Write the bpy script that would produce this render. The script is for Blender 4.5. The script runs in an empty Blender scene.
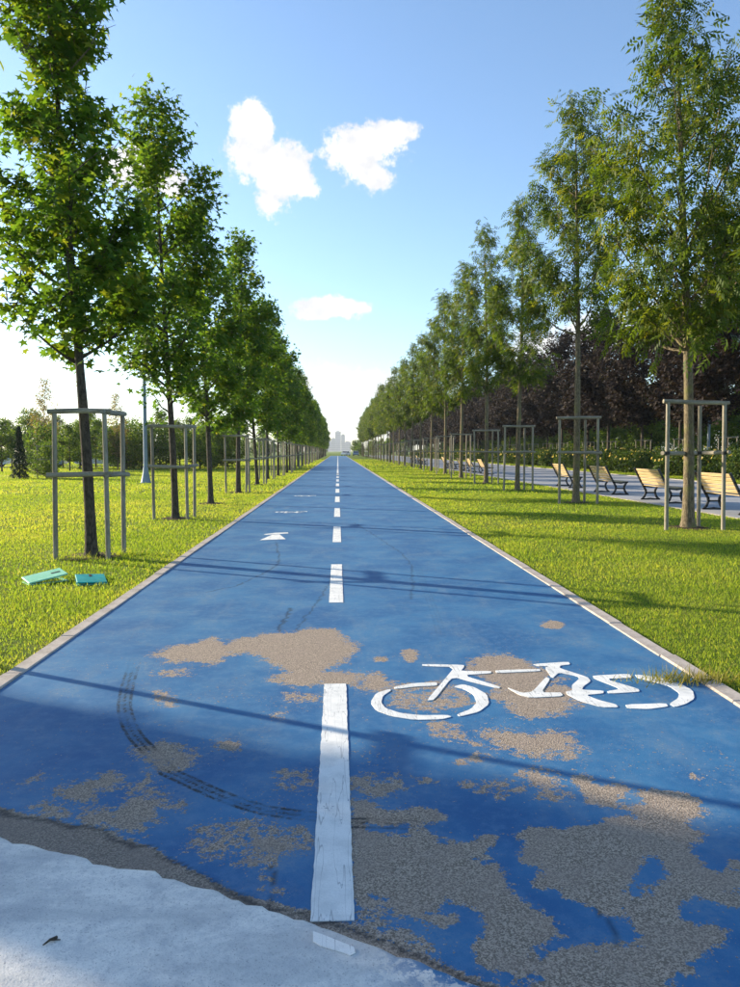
import bpy, bmesh, math, random
import numpy as np
from mathutils import Vector, Matrix, Euler

rnd = random.Random(7)
scene = bpy.context.scene
COL = scene.collection
rad = math.radians

# ------------------------------------------------------------------ camera
CAM_H = 1.5
cam_d = bpy.data.cameras.new('camera')
cam_d.sensor_fit = 'HORIZONTAL'
cam_d.sensor_width = 36.0
cam_d.lens = 36.0
cam_d.clip_end = 20000
cam = bpy.data.objects.new('camera', cam_d)
COL.objects.link(cam)
cam.location = (0, 0, CAM_H)
cam.rotation_euler = (rad(90 - 3.29), 0, rad(-2.476))
scene.camera = cam
CAMR = Euler(cam.rotation_euler).to_matrix()

def ray(px, py):
    """direction of a photograph pixel (740 x 987)"""
    return CAMR @ Vector(((px - 370) / 740.0, -(py - 493.5) / 740.0, -1.0))

def G(px, py, z=0.0):
    """ground point below a photograph pixel"""
    d = ray(px, py)
    t = (z - CAM_H) / d.z
    return (d.x * t, d.y * t)

# ------------------------------------------------------------------ light
EXPOSURE = 1.25
SKY_STRENGTH = 0.128
SUN_EL = 16.0
SUN_AZ = 61.5            # degrees to the left of the path's direction
scene.view_settings.view_transform = 'Standard'
scene.view_settings.look = 'None'
scene.view_settings.exposure = EXPOSURE
scene.view_settings.gamma = 1.0
scene.view_settings.use_curve_mapping = False

sun_d = bpy.data.lights.new('sun', 'SUN')
sun_d.energy = 5.0
sun_d.angle = rad(0.6)
sun_d.color = (1.0, 0.87, 0.66)
sun = bpy.data.objects.new('sun', sun_d)
COL.objects.link(sun)
SUNV = Vector((-math.sin(rad(SUN_AZ)) * math.cos(rad(SUN_EL)),
               math.cos(rad(SUN_AZ)) * math.cos(rad(SUN_EL)), math.sin(rad(SUN_EL))))
sun.rotation_euler = SUNV.to_track_quat('Z', 'Y').to_euler()
sun.location = (-30, 20, 30)


class NT:
    """small helper for node trees"""
    def __init__(self, tree):
        self.t = tree
        self.n = tree.nodes
        self.l = tree.links

    def new(self, kind, **kw):
        nd = self.n.new(kind)
        for k, v in kw.items():
            setattr(nd, k, v)
        return nd

    def put(self, sock, v):
        if isinstance(v, bpy.types.NodeSocket):
            self.l.new(v, sock)
        elif isinstance(v, (tuple, list)) and sock.type == 'RGBA' and len(v) == 3:
            sock.default_value = (*v, 1)
        else:
            sock.default_value = v

    def math(self, op, a, b=None, c=None, clamp=False):
        nd = self.new('ShaderNodeMath', operation=op, use_clamp=clamp)
        for i, v in enumerate((a, b, c)):
            if v is not None:
                self.put(nd.inputs[i], v)
        return nd.outputs[0]

    def vmath(self, op, a, b=None, out=0):
        nd = self.new('ShaderNodeVectorMath', operation=op)
        self.put(nd.inputs[0], a)
        if b is not None:
            self.put(nd.inputs[1], b)
        return nd.outputs[out]

    def noise(self, vec, scale, detail=4, rough=0.55, dist=0.0):
        nd = self.new('ShaderNodeTexNoise')
        if vec is not None:
            self.put(nd.inputs['Vector'], vec)
        nd.inputs['Scale'].default_value = scale
        nd.inputs['Detail'].default_value = detail
        nd.inputs['Roughness'].default_value = rough
        nd.inputs['Distortion'].default_value = dist
        return nd.outputs['Fac']

    def vor(self, vec, scale, out='Distance', feature='F1'):
        nd = self.new('ShaderNodeTexVoronoi', feature=feature)
        if vec is not None:
            self.put(nd.inputs['Vector'], vec)
        nd.inputs['Scale'].default_value = scale
        return nd.outputs[out]

    def ramp(self, v, a, b, lo=0.0, hi=1.0, smooth=True):
        nd = self.new('ShaderNodeMapRange')
        nd.interpolation_type = 'SMOOTHSTEP' if smooth else 'LINEAR'
        self.put(nd.inputs['Value'], v)
        nd.inputs['From Min'].default_value = a
        nd.inputs['From Max'].default_value = b
        nd.inputs['To Min'].default_value = lo
        nd.inputs['To Max'].default_value = hi
        return nd.outputs[0]

    def mix(self, f, a, b, mode='MIX'):
        nd = self.new('ShaderNodeMix', data_type='RGBA', blend_type=mode)
        self.put(nd.inputs[0], f)
        self.put(nd.inputs[6], a)
        self.put(nd.inputs[7], b)
        return nd.outputs[2]

    def attr(self, name):
        return self.new('ShaderNodeAttribute', attribute_name=name).outputs['Fac']

    def obj_coord(self):
        return self.new('ShaderNodeTexCoord').outputs['Object']

    def pos(self):
        return self.new('ShaderNodeNewGeometry').outputs['Position']

    def bump(self, h, strength=0.3, dist=0.01):
        nd = self.new('ShaderNodeBump')
        nd.inputs['Strength'].default_value = strength
        nd.inputs['Distance'].default_value = dist
        self.put(nd.inputs['Height'], h)
        return nd.outputs[0]


# ------------------------------------------------------------------ sky
world = bpy.data.worlds.new('World')
scene.world = world
world.use_nodes = True
w = NT(world.node_tree)
w.n.clear()
sky = w.new('ShaderNodeTexSky', sky_type='NISHITA')
sky.sun_disc = False
sky.sun_elevation = rad(SUN_EL)
sky.sun_rotation = rad(-SUN_AZ)
sky.altitude = 50
sky.air_density = 1.0
sky.dust_density = 0.5
sky.ozone_density = 3.0
gen = w.new('ShaderNodeTexCoord').outputs['Generated']
dirn = w.vmath('NORMALIZE', gen)

def blob(px, py, rx, ry, ang=0.0):
    """1 in a cloud lump's middle, 0 on its rim, negative outside; directions, not pixels"""
    c = ray(px, py).normalized()
    up = Vector((0, 0, 1))
    r = c.cross(up).normalized()
    u = r.cross(c).normalized()
    a = rad(ang)
    r, u = r * math.cos(a) + u * math.sin(a), u * math.cos(a) - r * math.sin(a)
    k = ray(px, py).length
    sx, sy = rx / 740.0 / k, ry / 740.0 / k
    da = w.vmath('DOT_PRODUCT', dirn, tuple(r / sx), 1)
    db = w.vmath('DOT_PRODUCT', dirn, tuple(u / sy), 1)
    dc = w.vmath('DOT_PRODUCT', dirn, tuple(c), 1)
    q = w.math('SQRT', w.math('ADD', w.math('MULTIPLY', da, da), w.math('MULTIPLY', db, db)))
    m = w.math('SUBTRACT', 1.0, q)
    m = w.math('SUBTRACT', m, w.math('MULTIPLY', w.math('LESS_THAN', dc, 0.0), 50))
    return m

def union(lst):
    m = lst[0]
    for b in lst[1:]:
        m = w.math('MAXIMUM', m, b)
    return m

n_big = w.noise(dirn, 18, 8, 0.6, 0.3)
n_fine = w.noise(dirn, 60, 8, 0.68)
fb = w.math('ADD', w.math('MULTIPLY', w.math('SUBTRACT', n_big, 0.5), 2.6),
            w.math('MULTIPLY', w.math('SUBTRACT', n_fine, 0.5), 3.2))
crisp = union([blob(253, 128, 24, 27), blob(254, 158, 28, 30), blob(280, 178, 34, 36), blob(305, 184, 18, 15),
               blob(270, 198, 16, 20), blob(395, 135, 28, 13, 12), blob(366, 150, 44, 27, 10), blob(375, 178, 20, 16),
               blob(333, 308, 42, 12), blob(318, 314, 26, 7), blob(138, 168, 44, 24), blob(170, 182, 22, 16)])
soft = union([blob(352, 388, 70, 30), blob(300, 384, 30, 16), blob(595, 335, 62, 26), blob(540, 350, 50, 24),
              blob(700, 330, 70, 40), blob(400, 420, 90, 22), blob(-150, 360, 200, 60), blob(900, 350, 140, 50)])
d1 = w.ramp(w.math('ADD', crisp, w.math('MULTIPLY', fb, 0.5)), -0.05, 0.4)
d2 = w.ramp(w.math('ADD', soft, w.math('MULTIPLY', fb, 0.55)), 0.0, 0.7, 0.0, 0.9)
dens = w.math('MAXIMUM', d1, d2)
# thin bright veil low over the horizon towards the sun
zc = w.new('ShaderNodeSeparateXYZ')
w.l.new(dirn, zc.inputs[0])
shade = w.ramp(w.math('ADD', w.noise(dirn, 26, 5, 0.55), w.math('MULTIPLY', zc.outputs[2], 0.0)), 0.35, 0.62)
KC = 1.0 / SKY_STRENGTH / (2 ** EXPOSURE)
ccol = w.mix(shade, (0.90 * KC, 0.91 * KC, 0.95 * KC), (1.2 * KC, 1.17 * KC, 1.12 * KC))
skyc = w.mix(dens, sky.outputs[0], ccol)
bg = w.new('ShaderNodeBackground')
w.l.new(skyc, bg.inputs['Color'])
bg.inputs['Strength'].default_value = SKY_STRENGTH
wo = w.new('ShaderNodeOutputWorld')
w.l.new(bg.outputs[0], wo.inputs['Surface'])

scene.render.engine = 'CYCLES'
scene.cycles.max_bounces = 5
scene.cycles.diffuse_bounces = 2
scene.cycles.transmission_bounces = 4
scene.cycles.volume_bounces = 0
scene.cycles.transparent_max_bounces = 8

# ------------------------------------------------------------------ materials
def new_mat(name):
    m = bpy.data.materials.new(name)
    m.use_nodes = True
    nt = NT(m.node_tree)
    b = nt.n['Principled BSDF']
    return m, nt, b

def simple(name, c1, c2, scale=8, rough=0.7, bump=0.2, bdist=0.004, spec=0.3, stretch=(1, 1, 1), fine=60):
    m, nt, b = new_mat(name)
    mp = nt.new('ShaderNodeMapping')
    nt.l.new(nt.obj_coord(), mp.inputs['Vector'])
    mp.inputs['Scale'].default_value = stretch
    v = mp.outputs[0]
    n1 = nt.noise(v, scale, 5, 0.6)
    n2 = nt.noise(v, fine, 3, 0.6)
    f = nt.ramp(nt.math('ADD', nt.math('MULTIPLY', n1, 0.65), nt.math('MULTIPLY', n2, 0.35)), 0.36, 0.64)
    nt.put(b.inputs['Base Color'], nt.mix(f, c1, c2))
    b.inputs['Roughness'].default_value = rough
    b.inputs['Specular IOR Level'].default_value = spec
    nt.put(b.inputs['Normal'], nt.bump(n2, bump, bdist))
    return m

def leaf_mat(name, dark, mid, light, trans, tcol_gain=1.5, rough=0.5):
    m, nt, b = new_mat(name)
    t = nt.attr('tint')
    c = nt.mix(nt.ramp(t, 0.0, 0.5, smooth=False), dark, mid)
    c = nt.mix(nt.ramp(t, 0.5, 1.0, smooth=False), c, light)
    nt.put(b.inputs['Base Color'], c)
    b.inputs['Roughness'].default_value = rough
    b.inputs['Specular IOR Level'].default_value = 0.14
    tr = nt.new('ShaderNodeBsdfTranslucent')
    nt.put(tr.inputs['Color'], nt.mix(1.0, c, (tcol_gain * 1.04, tcol_gain, tcol_gain * 0.4), 'MULTIPLY'))
    mx = nt.new('ShaderNodeMixShader')
    mx.inputs[0].default_value = trans
    nt.l.new(b.outputs[0], mx.inputs[1])
    nt.l.new(tr.outputs[0], mx.inputs[2])
    nt.l.new(mx.outputs[0], nt.n['Material Output'].inputs['Surface'])
    return m

M = {}
M['leaf_star'] = leaf_mat('star_leaf', (0.035, 0.08, 0.012), (0.085, 0.155, 0.018), (0.21, 0.21, 0.02), 0.48, 2.0)
M['leaf_ash'] = leaf_mat('feather_leaf', (0.028, 0.056, 0.009), (0.076, 0.115, 0.014), (0.20, 0.185, 0.022), 0.42, 1.9)
M['leaf_purple'] = leaf_mat('purple_leaf', (0.014, 0.008, 0.008), (0.027, 0.017, 0.013), (0.05, 0.042, 0.018), 0.22, 1.3, 0.6)
M['leaf_park'] = leaf_mat('park_leaf', (0.04, 0.085, 0.014), (0.10, 0.16, 0.02), (0.21, 0.22, 0.03), 0.45, 1.9)
M['leaf_pale'] = leaf_mat('pale_leaf', (0.14, 0.11, 0.05), (0.24, 0.19, 0.09), (0.34, 0.26, 0.12), 0.5, 1.5)
M['leaf_conifer'] = leaf_mat('needle', (0.012, 0.03, 0.016), (0.02, 0.045, 0.022), (0.035, 0.06, 0.025), 0.15, 1.2)
M['leaf_rose'] = leaf_mat('rose_leaf', (0.03, 0.06, 0.014), (0.06, 0.10, 0.02), (0.13, 0.15, 0.03), 0.35, 1.5)
M['rose'] = leaf_mat('rose_petal', (0.6, 0.42, 0.05), (0.75, 0.6, 0.16), (0.8, 0.72, 0.4), 0.3, 1.0)
M['blade'] = leaf_mat('grass_blade', (0.085, 0.15, 0.02), (0.20, 0.26, 0.034), (0.38, 0.335, 0.09), 0.52, 2.05, 0.55)
M['dry'] = leaf_mat('dry_grass', (0.10, 0.13, 0.02), (0.24, 0.22, 0.04), (0.42, 0.33, 0.14), 0.4, 1.3, 0.6)

def bark(name, c1, c2, c3):
    m, nt, b = new_mat(name)
    v = nt.obj_coord()
    mp = nt.new('ShaderNodeMapping')
    nt.l.new(v, mp.inputs['Vector'])
    mp.inputs['Scale'].default_value = (1, 1, 0.28)
    n1 = nt.noise(mp.outputs[0], 45, 6, 0.7, 0.4)
    n2 = nt.noise(v, 3.0, 3)
    c = nt.mix(nt.ramp(n1, 0.38, 0.62), c1, c2)
    c = nt.mix(nt.ramp(n2, 0.5, 0.68), c, c3)
    nt.put(b.inputs['Base Color'], c)
    b.inputs['Roughness'].default_value = 0.9
    b.inputs['Specular IOR Level'].default_value = 0.15
    nt.put(b.inputs['Normal'], nt.bump(n1, 0.9, 0.02))
    return m

M['bark_dark'] = bark('dark_bark', (0.035, 0.028, 0.022), (0.11, 0.09, 0.07), (0.10, 0.085, 0.06))
M['bark_light'] = bark('light_bark', (0.09, 0.07, 0.045), (0.24, 0.19, 0.12), (0.17, 0.16, 0.06))
M['post_wood'] = simple('weathered_post_wood', (0.17, 0.145, 0.105), (0.36, 0.32, 0.25), 6, 0.85, 0.5, 0.004, 0.15, (1, 1, 0.15), 70)
M['rail_wood'] = simple('weathered_rail_wood', (0.18, 0.155, 0.115), (0.38, 0.335, 0.26), 6, 0.85, 0.5, 0.004, 0.15, (0.3, 0.3, 1), 70)
M['band'] = simple('black_binding', (0.02, 0.02, 0.02), (0.05, 0.045, 0.04), 20, 0.7)
M['slat'] = simple('bench_slat_wood', (0.36, 0.25, 0.12), (0.54, 0.40, 0.21), 5, 0.5, 0.3, 0.002, 0.35, (4, 0.3, 4), 60)
M['iron'] = simple('black_cast_iron', (0.008, 0.008, 0.009), (0.02, 0.02, 0.021), 30, 0.45, 0.4, 0.002, 0.5)
M['lamp_paint'] = simple('grey_blue_lamp_paint', (0.20, 0.26, 0.33), (0.27, 0.33, 0.41), 4, 0.45, 0.1)
M['lamp_glass'] = simple('lamp_lens', (0.5, 0.5, 0.5), (0.6, 0.6, 0.6), 4, 0.2, 0.0)
M['lid_pale'] = simple('pale_green_plastic', (0.22, 0.55, 0.34), (0.33, 0.66, 0.45), 9, 0.55, 0.2)
M['lid_teal'] = simple('teal_plastic', (0.0, 0.26, 0.24), (0.02, 0.36, 0.33), 9, 0.5, 0.2)
M['soil'] = simple('dark_soil', (0.03, 0.02, 0.012), (0.10, 0.075, 0.04), 14, 0.95, 0.8, 0.02, 0.1)
M['kerb'] = simple('concrete_kerb', (0.34, 0.29, 0.25), (0.50, 0.44, 0.39), 5, 0.85, 0.4, 0.004, 0.2)
M['tower'] = simple('tower_facade', (0.20, 0.20, 0.21), (0.28, 0.28, 0.29), 0.05, 0.7, 0.0)
M['tower_glass'] = simple('tower_window', (0.05, 0.06, 0.08), (0.09, 0.1, 0.12), 0.1, 0.2, 0.0)
M['car_white'] = simple('white_car_paint', (0.7, 0.71, 0.73), (0.75, 0.76, 0.78), 3, 0.3, 0.0, spec=0.5)
M['car_blue'] = simple('blue_grey_car_paint', (0.16, 0.24, 0.36), (0.2, 0.28, 0.4), 3, 0.3, 0.0, spec=0.5)
M['car_glass'] = simple('car_glass', (0.02, 0.025, 0.03), (0.03, 0.035, 0.04), 3, 0.08, 0.0, spec=0.6)
M['tyre'] = simple('tyre_rubber', (0.015, 0.015, 0.015), (0.03, 0.03, 0.03), 20, 0.8)
M['rim'] = simple('wheel_rim', (0.4, 0.4, 0.42), (0.5, 0.5, 0.52), 20, 0.35)

# painted cycle path: blue coating with worn patches, skid marks and cracks
m, nt, b = new_mat('blue_path_coating')
P = nt.pos()
wear = nt.attr('wear')
n1 = nt.noise(P, 9, 5, 0.62)
n2 = nt.noise(P, 30, 5, 0.72)
n3 = nt.noise(P, 120, 3, 0.65)
wv = nt.math('ADD', wear, nt.math('MULTIPLY', nt.math('SUBTRACT', n1, 0.5), 0.14))
wv = nt.math('ADD', wv, nt.math('MULTIPLY', nt.math('SUBTRACT', n2, 0.5), 0.24))
wv = nt.math('ADD', wv, nt.math('MULTIPLY', nt.math('SUBTRACT', n3, 0.5), 0.055))
wmask = nt.ramp(wv, -0.0025, 0.0035)
fleck = nt.ramp(nt.math('ADD', nt.noise(P, 55, 3, 0.7), nt.math('MULTIPLY', nt.noise(P, 2.2, 3), 0.35)), 0.845, 0.86)
fleck = nt.math('MULTIPLY', fleck, nt.attr('fleck'))
wmask = nt.math('MAXIMUM', wmask, fleck)
L1 = nt.noise(P, 1.3, 5, 0.6)
L2 = nt.noise(P, 14, 4, 0.7)
mpx = nt.new('ShaderNodeMapping')
nt.l.new(P, mpx.inputs['Vector'])
mpx.inputs['Scale'].default_value = (1.0, 0.18, 1)
L3 = nt.noise(mpx.outputs[0], 5, 4, 0.6)
blue = nt.mix(nt.ramp(L1, 0.33, 0.68), (0.018, 0.105, 0.26), (0.042, 0.170, 0.335))
blue = nt.mix(nt.math('MULTIPLY', nt.ramp(L2, 0.42, 0.72), 0.5), blue, (0.085, 0.20, 0.35))
blue = nt.mix(nt.math('MULTIPLY', nt.ramp(L3, 0.52, 0.75), 0.40), blue, (0.12, 0.20, 0.30))
dust = nt.math('MULTIPLY', nt.ramp(nt.noise(P, 2.6, 6, 0.68, 0.6), 0.44, 0.68), nt.ramp(nt.noise(P, 48, 4, 0.75), 0.36, 0.62))
blue = nt.mix(nt.math('MULTIPLY', dust, 0.42), blue, (0.19, 0.25, 0.30))
blue = nt.mix(nt.math('MULTIPLY', nt.ramp(nt.noise(P, 300, 2), 0.58, 0.7), 0.25), blue, (0.16, 0.26, 0.36))
blue = nt.mix(nt.math('MULTIPLY', nt.ramp(nt.noise(P, 220, 2), 0.6, 0.75), 0.35), blue, (0.006, 0.06, 0.22))
vc = nt.vor(P, 210, 'Color')
sep = nt.new('ShaderNodeSeparateColor')
nt.l.new(vc, sep.inputs[0])
agg = nt.mix(nt.ramp(sep.outputs[0], 0.15, 0.95), (0.185, 0.145, 0.112), (0.47, 0.375, 0.29))
agg = nt.mix(nt.ramp(nt.noise(P, 260, 3), 0.58, 0.74), agg, (0.075, 0.062, 0.052))
agg = nt.mix(nt.math('MULTIPLY', nt.ramp(nt.noise(P, 5, 4), 0.4, 0.7), 0.5), agg, (0.30, 0.235, 0.19))
darks = nt.attr('asphalt')
agg = nt.mix(nt.math('MULTIPLY', darks, 0.38), agg, (0.12, 0.105, 0.098))
col = nt.mix(wmask, blue, agg)
streak = nt.math('MULTIPLY', nt.ramp(nt.noise(P, 45, 4, 0.7), 0.34, 0.56), nt.ramp(nt.noise(P, 6, 3, 0.6), 0.36, 0.54, 0.25, 1.0))
ss = nt.attr('skid_s')
ribs = nt.ramp(nt.math('COSINE', nt.math('MULTIPLY', ss, 9.0)), -0.5, 0.4, 0.35, 1.0)
sk = nt.math('MULTIPLY', nt.math('MULTIPLY', nt.attr('skid'), streak), nt.math('MULTIPLY', ribs, nt.ramp(ss, 1.05, 0.75)))
col = nt.mix(nt.math('MULTIPLY', sk, 0.95), col, (0.012, 0.016, 0.022))
col = nt.mix(nt.math('MULTIPLY', nt.attr('crack'), 0.75), col, (0.012, 0.015, 0.02))
nt.put(b.inputs['Base Color'], col)
nt.put(b.inputs['Roughness'], nt.mix(wmask, (0.62, 0.62, 0.62), (0.92, 0.92, 0.92)))
b.inputs['Specular IOR Level'].default_value = 0.3
hgt = nt.math('MULTIPLY', nt.vor(P, 150), 0.8)
hgt = nt.math('MULTIPLY', hgt, nt.math('ADD', nt.math('MULTIPLY', wmask, 1.0), 0.28))
hgt = nt.math('SUBTRACT', hgt, nt.math('MULTIPLY', wmask, 0.35))
hgt = nt.math('SUBTRACT', hgt, nt.math('MULTIPLY', nt.attr('crack'), 1.0))
hgt = nt.math('ADD', hgt, nt.math('MULTIPLY', nt.noise(P, 12, 3), 0.5))
nt.put(b.inputs['Normal'], nt.bump(hgt, 0.36, 0.006))
M['path'] = m

# white road paint
m, nt, b = new_mat('white_road_paint')
P = nt.pos()
wn = nt.math('ADD', nt.math('MULTIPLY', nt.noise(P, 60, 4, 0.7), 0.6), nt.math('MULTIPLY', nt.noise(P, 7, 4), 0.45))
c = nt.mix(nt.ramp(nt.noise(P, 9, 5, 0.65), 0.38, 0.68), (0.80, 0.79, 0.76), (0.66, 0.66, 0.64))
c = nt.mix(nt.math('MULTIPLY', nt.ramp(nt.noise(P, 240, 2), 0.6, 0.72), 0.5), c, (0.4, 0.4, 0.4))
mpw = nt.new('ShaderNodeMapping')
nt.l.new(P, mpw.inputs['Vector'])
mpw.inputs['Scale'].default_value = (1.0, 0.07, 1)
lines = nt.math('ABSOLUTE', nt.math('SUBTRACT', nt.noise(mpw.outputs[0], 26, 2, 0.5), 0.5))
c = nt.mix(nt.math('MULTIPLY', nt.ramp(lines, 0.012, 0.002), 0.55), c, (0.22, 0.22, 0.23))
c = nt.mix(nt.ramp(wn, 0.64, 0.67), c, (0.16, 0.2, 0.26))
nt.put(b.inputs['Base Color'], c)
b.inputs['Roughness'].default_value = 0.75
nt.put(b.inputs['Normal'], nt.bump(nt.noise(P, 130, 3), 0.5, 0.003))
M['white'] = m

# pale concrete apron
m, nt, b = new_mat('pale_concrete')
P = nt.pos()
mpx = nt.new('ShaderNodeMapping')
nt.l.new(P, mpx.inputs['Vector'])
mpx.inputs['Rotation'].default_value = (0, 0, rad(25))
mpx.inputs['Scale'].default_value = (0.5, 1.6, 1)
a1 = nt.noise(mpx.outputs[0], 3.2, 6, 0.65, 0.4)
a2 = nt.noise(P, 24, 4, 0.7)
a3 = nt.noise(P, 160, 3, 0.6)
c = nt.mix(nt.ramp(a1, 0.36, 0.64), (0.56, 0.55, 0.53), (0.82, 0.78, 0.72))
c = nt.mix(nt.math('MULTIPLY', nt.ramp(a2, 0.45, 0.7), 0.4), c, (0.44, 0.44, 0.45))
c = nt.mix(nt.math('MULTIPLY', nt.ramp(nt.noise(P, 5.5, 7, 0.75, 0.8), 0.46, 0.66), 0.45), c, (0.40, 0.41, 0.43))
c = nt.mix(nt.math('MULTIPLY', nt.ramp(nt.noise(P, 75, 4, 0.7), 0.52, 0.68), 0.35), c, (0.34, 0.34, 0.34))
c = nt.mix(nt.math('MULTIPLY', nt.ramp(a3, 0.6, 0.7), 0.7), c, (0.18, 0.18, 0.19))
c = nt.mix(nt.math('MULTIPLY', nt.attr('slop'), nt.ramp(a2, 0.42, 0.52)), c, (0.03, 0.15, 0.32))
nt.put(b.inputs['Base Color'], c)
b.inputs['Roughness'].default_value = 0.8
nt.put(b.inputs['Normal'], nt.bump(nt.math('ADD', a2, nt.math('MULTIPLY', a3, 0.6)), 0.55, 0.006))
M['concrete'] = m

# lawn sheet
m, nt, b = new_mat('lawn')
P = nt.pos()
a1 = nt.noise(P, 0.35, 5, 0.6)
a2 = nt.noise(P, 3.0, 5, 0.7)
a3 = nt.noise(P, 40, 3, 0.7)
c = nt.mix(nt.ramp(a1, 0.35, 0.65), (0.10, 0.17, 0.02), (0.19, 0.23, 0.035))
c = nt.mix(nt.math('MULTIPLY', nt.ramp(a2, 0.5, 0.72), 0.6), c, (0.25, 0.21, 0.05))
c = nt.mix(nt.math('MULTIPLY', nt.ramp(a3, 0.5, 0.75), 0.5), c, (0.05, 0.07, 0.01))
nt.put(b.inputs['Base Color'], c)
b.inputs['Roughness'].default_value = 0.95
b.inputs['Specular IOR Level'].default_value = 0.1
nt.put(b.inputs['Normal'], nt.bump(nt.math('ADD', a2, a3), 1.0, 0.06))
M['lawn'] = m

# promenade paving
m, nt, b = new_mat('grey_promenade_asphalt')
P = nt.pos()
a1 = nt.noise(P, 0.6, 5, 0.6)
a2 = nt.noise(P, 60, 3, 0.7)
c = nt.mix(nt.ramp(a1, 0.35, 0.65), (0.24, 0.25, 0.27), (0.33, 0.33, 0.34))
c = nt.mix(nt.math('MULTIPLY', nt.ramp(a2, 0.5, 0.75), 0.4), c, (0.14, 0.14, 0.15))
nt.put(b.inputs['Base Color'], c)
b.inputs['Roughness'].default_value = 0.85
nt.put(b.inputs['Normal'], nt.bump(a2, 0.4, 0.004))
M['promenade'] = m

# ------------------------------------------------------------------ object helpers
def tag(o, label=None, cat=None, group=None, kind=None):
    if label: o['label'] = label
    if cat: o['category'] = cat
    if group: o['group'] = group
    if kind: o['kind'] = kind
    return o

def link(o, parent=None):
    COL.objects.link(o)
    if parent is not None:
        o.parent = parent
    return o

def empty(name, loc=(0, 0, 0), rz=0.0, sc=1.0):
    o = bpy.data.objects.new(name, None)
    o.empty_display_size = 0.2
    o.location = loc
    o.rotation_euler = (0, 0, rz)
    o.scale = (sc, sc, sc)
    return link(o)

def mesh_np(name, V, F, mat, tint=None, smooth=False):
    """V (n,3), F (m,k) arrays -> mesh"""
    me = bpy.data.meshes.new(name)
    V = np.asarray(V, dtype=np.float32)
    F = np.asarray(F, dtype=np.int32)
    k = F.shape[1]
    me.vertices.add(len(V))
    me.vertices.foreach_set('co', V.ravel())
    me.loops.add(F.size)
    me.loops.foreach_set('vertex_index', F.ravel())
    me.polygons.add(len(F))
    me.polygons.foreach_set('loop_start', np.arange(0, F.size, k, dtype=np.int32))
    me.polygons.foreach_set('loop_total', np.full(len(F), k, dtype=np.int32))
    if smooth:
        me.polygons.foreach_set('use_smooth', np.ones(len(F), dtype=bool))
    if tint is not None:
        at = me.attributes.new('tint', 'FLOAT', 'FACE')
        at.data.foreach_set('value', np.asarray(tint, dtype=np.float32))
    me.update(calc_edges=True)
    me.materials.append(mat)
    return me

class MB:
    """collects shapes into one mesh"""
    def __init__(self):
        self.v = []
        self.f = []

    def add(self, vs, fs):
        o = len(self.v)
        self.v += [tuple(p) for p in vs]
        self.f += [tuple(i + o for i in q) for q in fs]
        return self

    def tube(self, pts, radii, n=8, caps=True):
        pts = [Vector(p) for p in pts]
        if not hasattr(radii, '__len__'):
            radii = [radii] * len(pts)
        vs, fs = [], []
        ref = None
        for i, p in enumerate(pts):
            a = pts[max(i - 1, 0)]
            c = pts[min(i + 1, len(pts) - 1)]
            d = (c - a).normalized()
            if ref is None:
                ref = Vector((1, 0, 0)) if abs(d.x) < 0.8 else Vector((0, 1, 0))
            u = (ref - d * ref.dot(d)).normalized()
            ref = u
            q = d.cross(u)
            for k in range(n):
                t = 2 * math.pi * k / n
                vs.append(p + (u * math.cos(t) + q * math.sin(t)) * radii[i])
        for i in range(len(pts) - 1):
            for k in range(n):
                k2 = (k + 1) % n
                fs.append((i * n + k, i * n + k2, (i + 1) * n + k2, (i + 1) * n + k))
        if caps:
            fs.append(tuple(reversed(range(n))))
            fs.append(tuple((len(pts) - 1) * n + k for k in range(n)))
        return self.add(vs, fs)

    def box(self, c, s, rot=None, bev=0.0):
        x, y, z = s[0] / 2, s[1] / 2, s[2] / 2
        b = min(bev, x * 0.9, y * 0.9, z * 0.9)
        R = rot if rot is not None else Matrix.Identity(3)
        c = Vector(c)
        if b <= 0:
            vs = [c + R @ Vector((sx * x, sy * y, sz * z)) for sz in (-1, 1) for sy in (-1, 1) for sx in (-1, 1)]
            fs = [(0, 2, 3, 1), (4, 5, 7, 6), (0, 1, 5, 4), (2, 6, 7, 3), (0, 4, 6, 2), (1, 3, 7, 5)]
            return self.add(vs, fs)
        bm = bmesh.new()
        bmesh.ops.create_cube(bm, size=1.0)
        for vv in bm.verts:
            vv.co = Vector((vv.co.x * 2 * x, vv.co.y * 2 * y, vv.co.z * 2 * z))
        bmesh.ops.bevel(bm, geom=list(bm.edges), offset=b, segments=1, affect='EDGES')
        vs = [c + R @ vv.co for vv in bm.verts]
        bm.verts.index_update()
        fs = [tuple(vv.index for vv in f.verts) for f in bm.faces]
        bm.free()
        return self.add(vs, fs)

    def prism(self, poly, z0, z1):
        """poly: list of (x, y); upright prism, counter-clockwise or not"""
        a = sum(poly[i][0] * poly[(i + 1) % len(poly)][1] - poly[(i + 1) % len(poly)][0] * poly[i][1] for i in range(len(poly)))
        if a < 0:
            poly = poly[::-1]
        n = len(poly)
        vs = [(p[0], p[1], z0) for p in poly] + [(p[0], p[1], z1) for p in poly]
        fs = [tuple(reversed(range(n))), tuple(range(n, 2 * n))]
        fs += [(i, (i + 1) % n, n + (i + 1) % n, n + i) for i in range(n)]
        return self.add(vs, fs)

    def mesh(self, name, mat, smooth=True):
        me = bpy.data.meshes.new(name)
        me.from_pydata([tuple(p) for p in self.v], [], self.f)
        me.materials.append(mat)
        if smooth:
            me.polygons.foreach_set('use_smooth', np.ones(len(me.polygons), dtype=bool))
            try:
                me.set_sharp_from_angle(angle=rad(38))
            except Exception:
                pass
        me.update()
        return me

    def build(self, name, mat, parent=None, smooth=True, loc=None):
        o = bpy.data.objects.new(name, self.mesh(name, mat, smooth))
        if loc is not None:
            o.location = loc
        return link(o, parent)

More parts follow.
